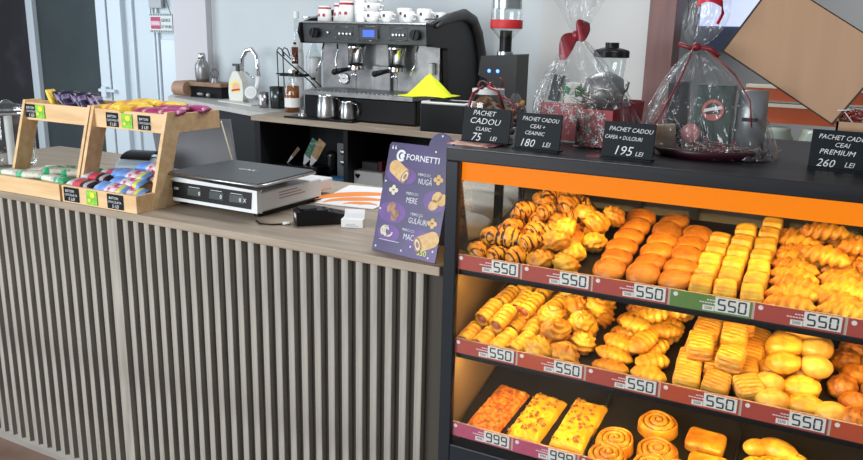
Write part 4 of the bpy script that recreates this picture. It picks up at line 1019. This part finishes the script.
MB().prism([(-3.25, 2.17), (-3.25, 2.9), (-4.72, 2.9), (-4.60, 2.70)], 0, BZ-.034).build('cabinet', M['charcoal'], t)
MB().prism([(-3.62, 2.46), (-3.66, 2.76), (-4.05, 2.82), (-4.05, 2.60)], BZ, BZ+.006).cyl(.02, BZ+.006, BZ+.010, 16, 1, TR((-3.80, 2.62, 0))).build('sink_insert', [M['offwhite'], M['black']], t)
# items in the open shelf (z .805 shelf top)
def sachet(x, y, z, rx, ry, rz, mt, lb, tip):
    t = thing('sugar_sachet', lb, 'sachet', (x, y, z), 0, 'stick sachets fanned out in the shelf', rot=(rx, ry, rz))
    t.scale = (1.5, 1, 1.18)
    MB().prism([(-.018, .05), (.018, .05), (.020, .16), (-.020, .16)], -.002, .002, T=TR((0, 0, 0), FR)).build('printed_end', mt, t)
    MB().prism([(-.003, 0), (.006, 0), (.018, .05), (-.018, .05)], -.0016, .0016, T=TR((0, 0, 0), FR)).build('white_end', tip, t)
gr_, br_ = mat('sachet_green', (.02, .16, .10), .5, c2=(.3, .4, .35), scale=60, contrast=(.5, .7)), mat('sachet_tan', (.34, .18, .06), .5, c2=(.5, .35, .2), scale=60)
sachet(-2.985, 2.20, .87, 0, .55, 0, gr_, 'green and white sachet fanned out in the open shelf', M['paper'])
sachet(-2.930, 2.195, .87, 0, .55, 0, br_, 'tan and white sachet beside the green one in the shelf', M['paper'])
t = thing('sugar_sachet', 'narrow pale sachet at the left of the fan in the shelf', 'sachet', (-3.115, 2.20, .868), 0, 'stick sachets fanned out in the shelf', rot=(0, .75, 0))
MB().prism([(-.002, 0), (.004, 0), (.010, .06), (-.010, .06)], -.0016, .0016, T=TR((0, 0, 0), FR)).build('white_end', M['offwhite'], t)
MB().prism([(-.010, .06), (.010, .06), (.012, .14), (-.012, .14)], -.002, .002, T=TR((0, 0, 0), FR)).build('printed_end', M['brownwood'], t)
tag(bx(-3.18, -2.83, 2.13, 2.28, .806, .868).build('shelf_box', M['black'], bev=.003), 'low black box holding the sachets in the open shelf', 'box')
t = thing('coffee_pot', 'dark steel pot standing in the open shelf', 'pot', (-2.80, 2.25, .806))
MB().lathe([(0, 0), (.035, 0), (.030, .06), (.036, .13), (.032, .15), (0, .165)], 20).tube([(.03, 0, .13), (.06, 0, .12), (.055, 0, .05)], .005, 6).build('body', mat('dark_steel', (.07, .07, .075), .25, .9), t)
t = thing('speaker_box', 'narrow grey box with two round fittings in the open shelf', 'box', (-2.69, 2.24, .806))
bx(-.045, .045, -.03, .03, 0, .22).build('housing', mat('mid_grey', (.16, .17, .175), .4), t, bev=.004)
m = MB()
for z in (.10, .165): m.ball(.020, .012, .020, TR((.0, -.032, z)), nu=14, nv=8)
m.build('round_fittings', M['steel'], t)
tag(bx(-2.76, -2.62, 2.12, 2.20, .8055, .820).build('cloth', mat('blue_cloth', (.04, .20, .42), .8)), 'small folded blue cloth on the shelf', 'cloth')
t = thing('white_bin', 'white box with a heart-shaped hole in the shelf', 'box', (-2.45, 2.16, .806))
bx(-.10, .12, -.07, .06, 0, .085).build('box', M['cup'], t, bev=.003)
hp = []
for i in range(24):
    a = i/24*2*PI; hp.append((.0011*16*math.sin(a)**3, .0011*(13*math.cos(a)-5*math.cos(2*a)-2*math.cos(3*a)-math.cos(4*a))))
MB().prism(hp, 0, .001, T=TR((-.055, -.0705, .055), FR)).build('painted_heart_hole', M['black'], t)  # uncut hole: its inner darkness is a black heart on the front
t = thing('red_packets', 'dark packets with red edge standing in the white box', 'packets', (-2.43, 2.16, .812))
MB().box(-.07, .04, -.03, .03, 0, .13).build('dark_packet', M['darkprint'], t); bx(.045, .07, -.03, .03, 0, .14).build('red_packet', mat('dim_red', (.12, .01, .02), .5), t)

# ============================================================ COFFEE MACHINE
cmn = thing('coffee_machine', 'two-group espresso machine with grey panel, steel back and black sides', 'coffee machine', (0, 0, 0))
bx(-2.90, -2.12, 2.10, 2.72, BZ+.002, 1.325).build('base', M['black'], cmn, bev=.01)
m = MB().prism([(-2.885, 2.06), (-2.12, 2.06), (-2.12, 2.42), (-2.96, 2.42)], 1.326, 1.350)
m.build('drip_tray', M['steel_dull'], cmn, bev=.004)
m = MB()
for i in range(24): m.box(-2.86+.03*i, -2.845+.03*i, 2.09, 2.38, 1.350, 1.354)
m.build('tray_grill', M['steel'], cmn)
m = MB().box(-2.97, -2.13, 2.40, 2.72, 1.350, 1.70)
for x in (-2.72, -2.42): m.box(x, x+.004, 2.396, 2.40, 1.35, 1.63)
m.build('steel_back', M['steel_dull'], cmn)
bx(-2.58, -2.45, 2.37, 2.41, 1.35, 1.50).build('centre_plate', M['steel_dull'], cmn, bev=.004)
# upper head with control panel facing forward and slightly down
m = MB().prism([(2.20, 1.745), (2.215, 1.630), (2.45, 1.625), (2.72, 1.65), (2.72, 1.745)], -2.975, -2.115, T=Matrix(((0, 0, 1, 0), (1, 0, 0, 0), (0, 1, 0, 0), (0, 0, 0, 1))))
m.build('head', M['panelgrey'], cmn, bev=.004)
bx(-2.975, -2.115, 2.19, 2.72, 1.745, 1.756).build('cup_tray', M['steel'], cmn, bev=.002)
m = MB().tube([(-2.97, 2.2, 1.775), (-2.97, 2.7, 1.80)], .006, 6).tube([(-2.13, 2.2, 1.775), (-2.13, 2.7, 1.80)], .006, 6)
m.build('cup_rail', M['chrome'], cmn)
py = 2.195
m = MB()
for x0, x1 in ((-2.73, -2.605), (-2.355, -2.235)): m.tube([(x0, py, 1.655), (x1, py, 1.655), (x1, py, 1.725), (x0, py, 1.725)], .0022, 4, closed=True)
m.tube([(-2.57, py, 1.648), (-2.42, py, 1.648), (-2.42, py, 1.732), (-2.57, py, 1.732)], .003, 4, closed=True)
for x0 in (-2.715, -2.345):
    for i in range(4): m.ball(.008, .002, .010, TR((x0+.013+.026*i*(1 if x0 < -2.5 else .85), py-.002, 1.685)), nu=10, nv=6)
m.ball(.010, .002, .010, TR((-2.79, py-.002, 1.690)), nu=10, nv=6)
m.build('button_frames', M['steel'], cmn)
bx(-2.555, -2.435, py-.002, py+.01, 1.660, 1.718).build('display_surround', M['darkprint'], cmn)
bx(-2.535, -2.455, py-.004, py-.002, 1.670, 1.710).build('blue_display', M['lcd'], cmn)
for x in (-2.868, -2.175):
    MB().cyl(.030, 0, .035, 20, T=TR((x, py, 1.688), (PI/2, 0, 0))).box(-.004, .004, -.03, .03, .035, .042, T=TR((x, py, 1.688), (PI/2, .3, 0))).build('steam_knob', M['black'], cmn, bev=.003)
for x in (-2.655, -2.37):
    g = MB().lathe([(0, .0), (.052, 0), (.052, .095), (.056, .10), (.056, .135), (0, .135)], 28, T=TR((x, 2.31, 1.495))).build('group_head', M['chrome'], cmn)
    MB().cyl(.057, 1.475, 1.497, 28, T=TR((x, 2.31, 0))).build('portafilter_ring', M['chrome'], g)
    MB().tube([(x-.01, 2.29, 1.482), (x-.04, 2.22, 1.472), (x-.06, 2.17, 1.462)], lambda q: .011+.006*q, 10).ball(.02, .02, .018, TR((x-.063, 2.165, 1.461))).build('portafilter_handle', M['black'], g)
    MB().tube([(x, 2.30, 1.47), (x, 2.29, 1.452), (x-.018, 2.28, 1.437)], .006, 6).tube([(x, 2.30, 1.46), (x, 2.29, 1.452), (x+.018, 2.28, 1.437)], .006, 6).build('spout', M['chrome'], g)
for x, q in ((-2.86, 1), (-2.76, -1), (-2.20, 1)):
    MB().tube([(x, 2.26, 1.625), (x-.008*q, 2.25, 1.58), (x+.004, 2.235, 1.53), (x-.025*q, 2.21, 1.46)], .0055, 8).build('steam_wand', M['chrome'], cmn)
MB().cyl(.033, 0, .012, 24, T=TR((-2.800, 2.398, 1.410), (PI/2, 0, 0))).build('pressure_gauge', M['white'], cmn)
MB().tube([(-2.80+.033*math.cos(a*PI/12), 2.385, 1.410+.033*math.sin(a*PI/12)) for a in range(24)], .004, 6, closed=True).box(-2.81, -2.79, 2.384, 2.386, 1.407, 1.411, mi=1).build('gauge_ring', [M['chrome'], M['black']], cmn)
bx(-2.185, -2.155, 2.355, 2.398, 1.46, 1.53).build('tap_grip', M['white'], cmn, bev=.006)
# black side panels, profile in the depth direction
AX = Matrix(((0, 0, 1, 0), (1, 0, 0, 0), (0, 1, 0, 0), (0, 0, 0, 1)))
outer = [(2.185, 1.745), (2.20, 1.625), (2.40, 1.615), (2.43, 1.36), (2.46, 1.20), (2.93, 1.19), (2.935, 1.40), (2.90, 1.58), (2.84, 1.70), (2.74, 1.80), (2.60, 1.835), (2.45, 1.815), (2.32, 1.78)]
MB().prism(outer, -2.113, -2.080, T=AX).build('side_panel', M['black'], cmn, bev=.012)
MB().tube([(-2.075, y, z) for y, z in [(2.24, 1.735), (2.33, 1.765), (2.46, 1.795), (2.60, 1.812), (2.72, 1.785), (2.81, 1.70), (2.87, 1.58), (2.905, 1.40), (2.90, 1.22)]], lambda q: .010+.026*min(1, q*3), 10).build('panel_rim', mat('soft_black_rim', (.03, .03, .031), .5), cmn)
MB().prism([(2.185, 1.745), (2.17, 1.69), (2.20, 1.625), (2.72, 1.62), (2.9, 1.60), (2.84, 1.74), (2.55, 1.835), (2.32, 1.78)], -2.992, -2.976, T=AX).build('side_panel', M['black'], cmn, bev=.004)
# cups on the machine
def paper_cup(x, y, z, r_, h_, lb, stack=1, lid=False):
    t = thing('paper_cup', lb, 'cup', (x, y, z), 0, 'white cups on top of the coffee machine')
    m = MB().lathe([(0, 0), (r_*.98, 0), (r_*.80, h_), (0, h_)], 24)
    m.build('cup_body', M['cup'], t)
    if lid: MB().lathe([(r_*.86, h_*.80), (r_*.86, h_*.90)], 24).build('red_band', M['red'], t)
    m = MB()
    for a in (-1.9, -1.1): m.box(-.008, .008, -.001, 0, -.009, .009, T=TR((r_*.94*math.cos(a), r_*.94*math.sin(a), h_*.40), (0, 0, a+PI/2)))
    m.build('print', M['darkprint'] if not lid else M['red'], t)
    return t
cz = 1.756
paper_cup(-2.88, 2.30, cz, .046, .092, 'short white cup with red band, leftmost on the coffee machine', lid=True)
paper_cup(-2.785, 2.33, cz, .046, .110, 'white cup with red band, second from left on the machine', lid=True)
paper_cup(-2.700, 2.27, cz, .052, .122, 'tall white cup with red band, front of the machine top', lid=True)
paper_cup(-2.86, 2.50, cz, .040, .15, 'tall white cup standing at the back left of the machine', lid=True)
def cup_stack(x, y, n, r_, lb):
    t = thing('cup_stack', lb, 'cup stack', (x, y, cz), 0, 'stacked cups on top of the coffee machine')
    for i in range(n):
        z = .018*i
        MB().lathe([(r_*.75, z), (r_*.95, z+.05), (r_, z+.055), (r_*.9, z+.056)], 24).build('cup', M['cup'], t)
cup_stack(-2.600, 2.28, 9, .042, 'tall stack of nested white cups in the middle of the machine')
def crock(x, y, z, r_, h_, lb):
    t = thing('coffee_cup', lb, 'cup', (x, y, z), 0, 'white ceramic cups on the coffee machine')
    MB().lathe([(0, 0), (r_*.62, 0), (r_*.72, h_*.12), (r_, h_*.55), (r_, h_), (r_*.93, h_), (r_*.9, h_*.5), (0, h_*.15)], 24).build('bowl', M['cup'], t)
    MB().tube([(r_*.95, 0, h_*.8), (r_*1.45, 0, h_*.7), (r_*1.4, 0, h_*.35), (r_*.85, 0, h_*.3)], .005, 6).build('handle', M['cup'], t)
    bx(-.008, .008, -.001, 0, -.008, .008, T=TR((0, -r_, h_*.62))).build('print', M['darkprint'], t)
    return t
k_ = 0
for x, y, z, r_, h_, lb in [(-2.52, 2.28, cz, .052, .060, 'lowest wide white cup right of the nested stack'), (-2.52, 2.28, cz+.055, .050, .055, 'white cup stacked second right of the nested stack'), (-2.52, 2.28, cz+.105, .050, .055, 'white cup stacked topmost right of the nested stack'),
        (-2.41, 2.26, cz, .038, .062, 'small white cup with dark emblem beside the wide cups'), (-2.35, 2.36, cz, .046, .085, 'large white cup behind the small front cups'),
        (-2.275, 2.27, cz, .038, .062, 'small white cup at right front of the machine top'), (-2.20, 2.33, cz, .045, .080, 'white cup near the right side panel of the machine'), (-2.155, 2.44, cz, .035, .065, 'white cup furthest right on the machine')]:
    crock(x, y, z, r_, h_, lb)
# neon cloth draped over the tray corner, peaked
t = MB()
def cl(u, v):
    x = (u-.5)*.30; y = (v-.5)*.20; r_ = math.hypot(x/.14, y/.10)
    return (x, y, .122*max(0, 1-r_)**1.0*(1+.06*math.sin(9*math.atan2(y, x)))+.004*math.sin(20*x)+.003)
t.surf(cl, 30, 20)
c_ = t.build('cloth', M['yellowcloth'], loc=(-2.07, 2.16, 1.356)); c_.modifiers.new('s', 'SOLIDIFY').thickness = .003
tag(c_, 'neon yellow cleaning cloth peaked on the coffee machine tray', 'cloth')
# knock box
t = thing('knock_box', 'black knock-out box with white rim right of the machine', 'knock box', (-1.885, 2.06, BZ))
bx(-.135, .135, -.10, .10, 0, .150).build('body', M['black'], t, bev=.008)
MB().tube([(-.125, -.09, .155), (.125, -.09, .155), (.125, .09, .155), (-.125, .09, .155)], .009, 6, closed=True).build('rim', M['offwhite'], t)
MB().tube([(-.12, 0, .158), (.12, 0, .158)], .010, 8).build('knock_bar', M['black'], t)
# pitchers on black mat
tag(bx(-3.00, -2.50, 2.025, 2.20, BZ+.0005, BZ+.012).build('rubber_mat', M['black'], bev=.003), 'black rubber mat on the worktop under the steel pitchers', 'mat')
def pitcher(x, y, r_, h_, lb):
    t = thing('milk_pitcher', lb, 'pitcher', (x, y, BZ+.012), 0, 'steel milk pitchers in front of the machine')
    MB().lathe([(0, 0), (r_, 0), (r_*1.02, h_*.1), (r_*.98, h_*.5), (r_*.86, h_*.9), (r_*.92, h_), (r_*.88, h_), (r_*.82, h_*.9), (r_*.9, h_*.1), (0, h_*.05)], 28).build('body', M['steel'], t)
    MB().tube([(r_*.85, -.01, h_*.88), (r_*1.5, -.012, h_*.84), (r_*1.6, -.012, h_*.5), (r_*1.35, -.01, h_*.22)], .006, 8).build('handle', M['steel'], t)
pitcher(-2.718, 2.09, .064, .142, 'larger steel milk pitcher standing left on the black mat')
pitcher(-2.570, 2.09, .048, .112, 'smaller steel milk pitcher standing right on the worktop')
t = thing('tamper', 'steel tamper disc lying on the black mat', 'tamper', (-2.915, 2.12, BZ+.012)); MB().cyl(.040, 0, .012, 24).build('disc', M['steel'], t); MB().cyl(.018, .012, .035, 16).build('grip', M['steel_dull'], t)
# grinder
t = thing('coffee_grinder', 'black coffee grinder with clear hopper and red band', 'coffee grinder', (-1.69, 2.34, BZ))
bx(-.11, .11, -.12, .14, 0, .03).build('base', M['black'], t, bev=.006)
MB().prism([(-.075, .03), (.10, .03), (.10, .42), (-.115, .405), (-.13, .30), (-.075, .28)], -.09, .09, T=TR((0, .02, 0), (PI/2, 0, 0))).build('body', M['black'], t, bev=.008)
m = MB()
for x in (-.062, -.010): m.ball(.010, .003, .010, TR((x, -.073, .325)), nu=12, nv=8)
m.build('blue_lamp', M['led'], t)
MB().cyl(.045, .405, .430, 20).build('collar', M['steel'], t); MB().cyl(.034, .43, .545, 20).build('neck', M['black'], t)
MB().lathe([(.038, .50), (.085, .555), (.088, .60), (.088, .88)], 32).build('hopper', M['glassjar'], t)
MB().lathe([(.0885, .555), (.0895, .56), (.0895, .60), (.0885, .602)], 32).build('red_band', M['red'], t)
MB().cyl(.080, .66, .86, 24).build('inner_sleeve', M['steel'], t)
# blender with black lid
t = thing('blender_jug', 'clear blender jug with black lobed lid behind the snowflake basket', 'blender', (-1.08, 2.3, BZ))
MB().cyl(.085, 0, .20, 24, r1=.07).build('motor_base', M['black'], t)
MB().lathe([(.05, .20), (.062, .24), (.078, .42)], 28).build('jug', M['glassjar'], t)
m = MB()
m.surf(lambda u, v: ((.085*(1+.07*math.sin(u*2*PI*6)))*math.cos(u*2*PI)*(1 if v < .6 else (1-v)*2.5), (.085*(1+.07*math.sin(u*2*PI*6)))*math.sin(u*2*PI)*(1 if v < .6 else (1-v)*2.5), .420+.06*v), 48, 8, cu=True)
m.cyl(.035, .465, .495, 20)
m.build('lid', M['black'], t)

# ============================================================ SINK AREA
t = thing('bottle_rack', 'black wire rack with scroll top holding syrup bottles', 'rack', (-3.30, 2.46, BZ))
m = MB()
for y in (-.03, .03):
    m.tube([(-.05, y, 0), (-.055, y, .20), (-.06, y, .385), (-.045, y, .405), (-.02, y, .395), (.0, y, .35)], .004, 6).tube([(-.06, y, .38), (.05, y, .30), (.20, y, .20), (.30, y, .12)], .004, 6)
    m.tube([(-.055, y, .235), (.14, y, .235)], .004, 6)
m.tube([(-.055, -.05, .235), (-.055, .05, .235)], .004, 6).tube([(.14, -.05, .235), (.14, .05, .235)], .004, 6).box(-.03, .14, -.05, .05, .222, .232)
m.tube([(.30, -.05, .12), (.30, -.05, 0)], .004, 6).tube([(.30, .05, .12), (.30, .05, 0)], .004, 6)
m.build('wire_frame', M['black'], t)
def bottle(x, y, z, r_, h_, liquid, lb, cap=M['white'], fill=.5):
    t = thing('syrup_bottle', lb, 'bottle', (x, y, z), 0, 'syrup bottles beside the coffee machine')
    MB().lathe([(0, 0), (r_, 0), (r_, h_*.60), (r_*.4, h_*.74), (r_*.35, h_*.95), (0, h_*.95)], 20).build('glass', M['glassjar'], t)
    MB().lathe([(0, .004), (r_*.92, .004), (r_*.92, h_*fill), (0, h_*fill)], 18).build('syrup', liquid, t)
    MB().lathe([(r_*1.01, h_*.12), (r_*1.01, h_*(.34 if h_ < .5 else .58))], 20).build('label_band', M['white'], t)
    MB().cyl(r_*.42, h_*.93, h_, 12).build('cap', cap, t)
    return t
bottle(-3.165, 2.33, BZ+.001, .050, .27, M['amber'], 'short bottle of amber syrup with white label on the worktop', M['chrome'], .62)
bottle(-3.325, 2.60, BZ+.001, .045, .64, M['offwhite'], 'tall slim white bottle with red ring behind the rack', M['white'], .7)
bottle(-3.235, 2.46, BZ+.233, .024, .21, mat('dark_red_syrup', (.10, .02, .01), .2), 'small dark red bottle standing on the rack tier', M['black'], .85)
bottle(-3.20, 2.62, BZ+.001, .050, .58, M['offwhite'], 'white labelled bottle behind the rack next to the machine', M['white'], .60)
bottle(-3.09, 2.46, BZ+.001, .036, .22, M['amber'], 'small amber bottle tight against the coffee machine', M['black'], .6)
t = thing('soap_bottle', 'white dish soap pump bottle with red and yellow label', 'soap bottle', (-3.94, 2.70, BZ+.006))
t.scale = (1.25, 1.1, 1.18)
m = MB(); m.prism([(-.05, 0), (.05, 0), (.056, .05), (.050, .12), (.026, .165), (.016, .18), (-.016, .18), (-.026, .165), (-.050, .12), (-.056, .05)], -.028, .028, T=TR((0, 0, 0), FR)); m.build('body', mat('cream_soap', (.66, .65, .58), .35), t, bev=.008)
MB().prism(arc(0, 0, .036, 0, 2*PI-.3, 16), .0285, .0295, 0, TR((0, 0, .085), FR)).prism(arc(0, 0, .027, 0, 2*PI-.3, 16), .0295, .030, 1, TR((0.004, 0, .085), FR)).prism([(-.03, -.03), (.034, -.018), (.03, -.008), (-.03, -.018)], .030, .0305, 2, TR((0, 0, .085), FR)).build('label_print', [M['yellowprint'], mat('peach', (.75, .42, .30), .5), M['red']], t)
MB().cyl(.013, .18, .21, 12).box(-.035, .01, -.008, .008, .21, .225).build('pump', M['darkprint'], t)
t = thing('tap', 'tall curved chrome tap over the sink', 'tap', (-3.865, 2.78, BZ))
t.scale = (1.06, 1, 1.06)
m = MB().tube([(-.10, .0, 0), (-.10, 0, .20), (-.085, -.01, .29), (-.04, -.02, .345), (.02, -.03, .355), (.07, -.04, .31), (.085, -.05, .24), (.088, -.05, .17)], .016, 12)
m.build('spout', M['chrome'], t)
MB().cyl(.022, 0, .03, 16, T=TR((-.10, 0, 0))).tube([(-.04, -.03, .20), (.01, -.03, .17), (.03, -.03, .16)], .006, 6).build('lever', M['chrome'], t)
t = thing('hand_shower', 'white round shower head clipped beside the tap', 'shower head', (-3.73, 2.62, BZ))
MB().cyl(.045, -.02, .02, 24, T=TR((-.02, 0, .075), (PI/2-.3, 0, .3))).build('head', M['white'], t); MB().cyl(.032, .0205, .022, 24, T=TR((-.02, 0, .075), (PI/2-.3, 0, .3))).build('face', M['offwhite'], t)
MB().tube([(.0, .02, .08), (.015, .03, .14), (.01, .04, .19)], .018, 10).tube([(.03, .01, .06), (.08, .0, .02)], .01, 8).build('handle', M['white'], t)
def tumbler(x, y, r_, h_, mt, lb, dark=False):
    t = thing('steel_tumbler', lb, 'tumbler', (x, y, BZ), 0, 'tumblers at the left end of the worktop')
    MB().lathe([(0, 0), (r_*.9, 0), (r_, h_), (r_*.93, h_), (r_*.82, .01), (0, .01)], 22).build('body', mt, t)
    if dark: bx(-.008, .008, -r_*1.02, -r_*.96, h_*.2, h_*.85).build('white_strip', M['paper'], t)
tumbler(-3.49, 2.44, .036, .105, M['steel'], 'steel tumbler with white paper strip left of the dark one', True)
tumbler(-3.395, 2.47, .055, .145, mat('gunmetal', (.09, .10, .105), .25, .9), 'wider dark steel tumbler beside the bottle rack')
tumbler(-3.42, 2.62, .040, .12, M['steel'], 'steel tumbler half hidden behind the dark one')
# log board with shaker and strainer
t = thing('log_board', 'rounded brown wooden log shelf at the left end of the sink', 'wooden shelf', (-4.46, 2.79, BZ+.0))
MB().cyl(.056, 0, .12, 24, T=TR((-.13, -.06, .062), (PI/2, 0, PI/2-.35+.35))).build('log_end', mat('log_brown', (.33, .19, .12), .6, c2=(.40, .24, .16), scale=20), t)
bx(-.12, .32, -.06, .10, .085, .118).build('board', M['brownwood'], t, bev=.006)
bx(-.02, .30, -.03, .09, .0, .085).build('dark_base', M['blackmatt'], t)
MB().ball(.035, .02, .014, TR((.12, -.065, .03)), nu=14, nv=8).ball(.02, .02, .02, TR((.20, -.065, .025)), nu=12, nv=8).build('metal_handles', M['steel_dull'], t)
t = thing('cocktail_shaker', 'steel cocktail shaker standing on the wooden log shelf', 'shaker', (-4.38, 2.80, BZ+.118))
MB().lathe([(0, 0), (.044, 0), (.054, .03), (.056, .10), (.050, .135), (.030, .16), (.028, .17)], 24).build('body', M['steel_dull'], t); MB().lathe([(.028, .17), (.030, .172), (.028, .205), (.02, .215), (0, .217)], 20).build('cap', M['steel'], t)
t = thing('strainer', 'small wire cocktail strainer beside the shaker', 'strainer', (-4.26, 2.80, BZ+.118))
m = MB()
for i in range(5): m.tube([(.032*math.cos(a*PI/8)*math.cos(i*.6), .032*math.cos(a*PI/8)*math.sin(i*.6), .065+.038*math.sin(a*PI/8)) for a in range(16)], .0025, 5, closed=True)
m.cyl(.03, 0, .03, 16, r1=.02); m.build('wire', M['steel_dull'], t)
# wall sign
t = thing('hanging_sign', 'small metal sign with red field hanging on the white door', 'sign', (-5.075, WY-.045, 1.655))
bx(0, .25, 0, .006, 0, .150).build('plate', mat('sign_white', (.58, .64, .64), .5), t)
for z in (.002, .132):
    m = MB()
    for i in range(13): m.prism([(.003+.019*i, z), (.013+.019*i, z), (.019+.019*i, z+.016), (.009+.019*i, z+.016)], 0, .001, T=TR((0, 0, 0), FR))
    m.build('chevron_border', M['darkprint'], t)
MB().text('GENIUS', .036, TR((.128, -.001, .085), FR), sx=.85).build('upper_lettering', M['darkprint'], t)
MB().text('AT WORK', .034, TR((.128, -.001, .035), FR), sx=.74).build('lower_lettering', M['darkprint'], t)
m = MB().box(.014, .122, -.0012, 0, .028, .122); m.build('red_field', mat('sign_crimson', (.40, .02, .09), .5), t)
MB().box(.018, .114, -.0022, -.0012, .055, .090).build('pink_band', mat('sign_pink', (.62, .40, .48), .5), t)
MB().text('WARNING', .020, TR((.021, -.0028, .065), FR), sx=1.0).build('lettering', M['snow'], t)
MB().tube([(.015, .003, .15), (.02, .003, .30)], .003, 5).tube([(.235, .003, .15), (.175, .003, .30)], .003, 5).build('cord', M['darkprint'], t)
tag(bx(-5.06, -4.92, WY-.06, WY-.032, 1.845, 1.93).build('door_closer', mat('closer_grey', (.35, .38, .39), .5), bev=.005), 'small grey metal fitting on the door above the sign', 'fitting')

# ============================================================ RIGHT BACKGROUND
t = thing('red_bench', 'orange-red slatted shelf with cream edges behind the display case', 'shelf', (0, 0, 0))
m = MB().box(-.34, .45, 1.60, 1.66, 1.472, 1.52).box(-.34, .45, 1.60, 1.66, 1.385, 1.448)
m.build('red_panel', M['bench_red'], t)
MB().box(-.34, .45, 1.585, 1.66, 1.449, 1.462).box(-.34, .45, 1.585, 1.66, 1.521, 1.532).build('cream_edge', M['cream'], t)
m = MB().box(-.33, -.29, 1.61, 1.65, 0, 1.47).box(.40, .44, 1.61, 1.65, 0, 1.47); m.build('leg', M['brownwood'], t)
bx(-.34, .45, 1.50, 1.72, 1.19, 1.21).build('lower_shelf', M['brownwood'], t)
for i, x in enumerate((-.21, -.06, .10)):
    o = MB().lathe([(0, 0), (.062, 0), (.068, .02), (.068, .12), (.055, .145), (.055, .16), (0, .16)], 24).build('storage_jar', M['jargreen'], loc=(x, 1.58, 1.21))
    tag(o, ('left', 'middle', 'right')[i]+' pale greenish glass jar under the orange-red shelf', 'jar', 'pale jars under the red shelf')
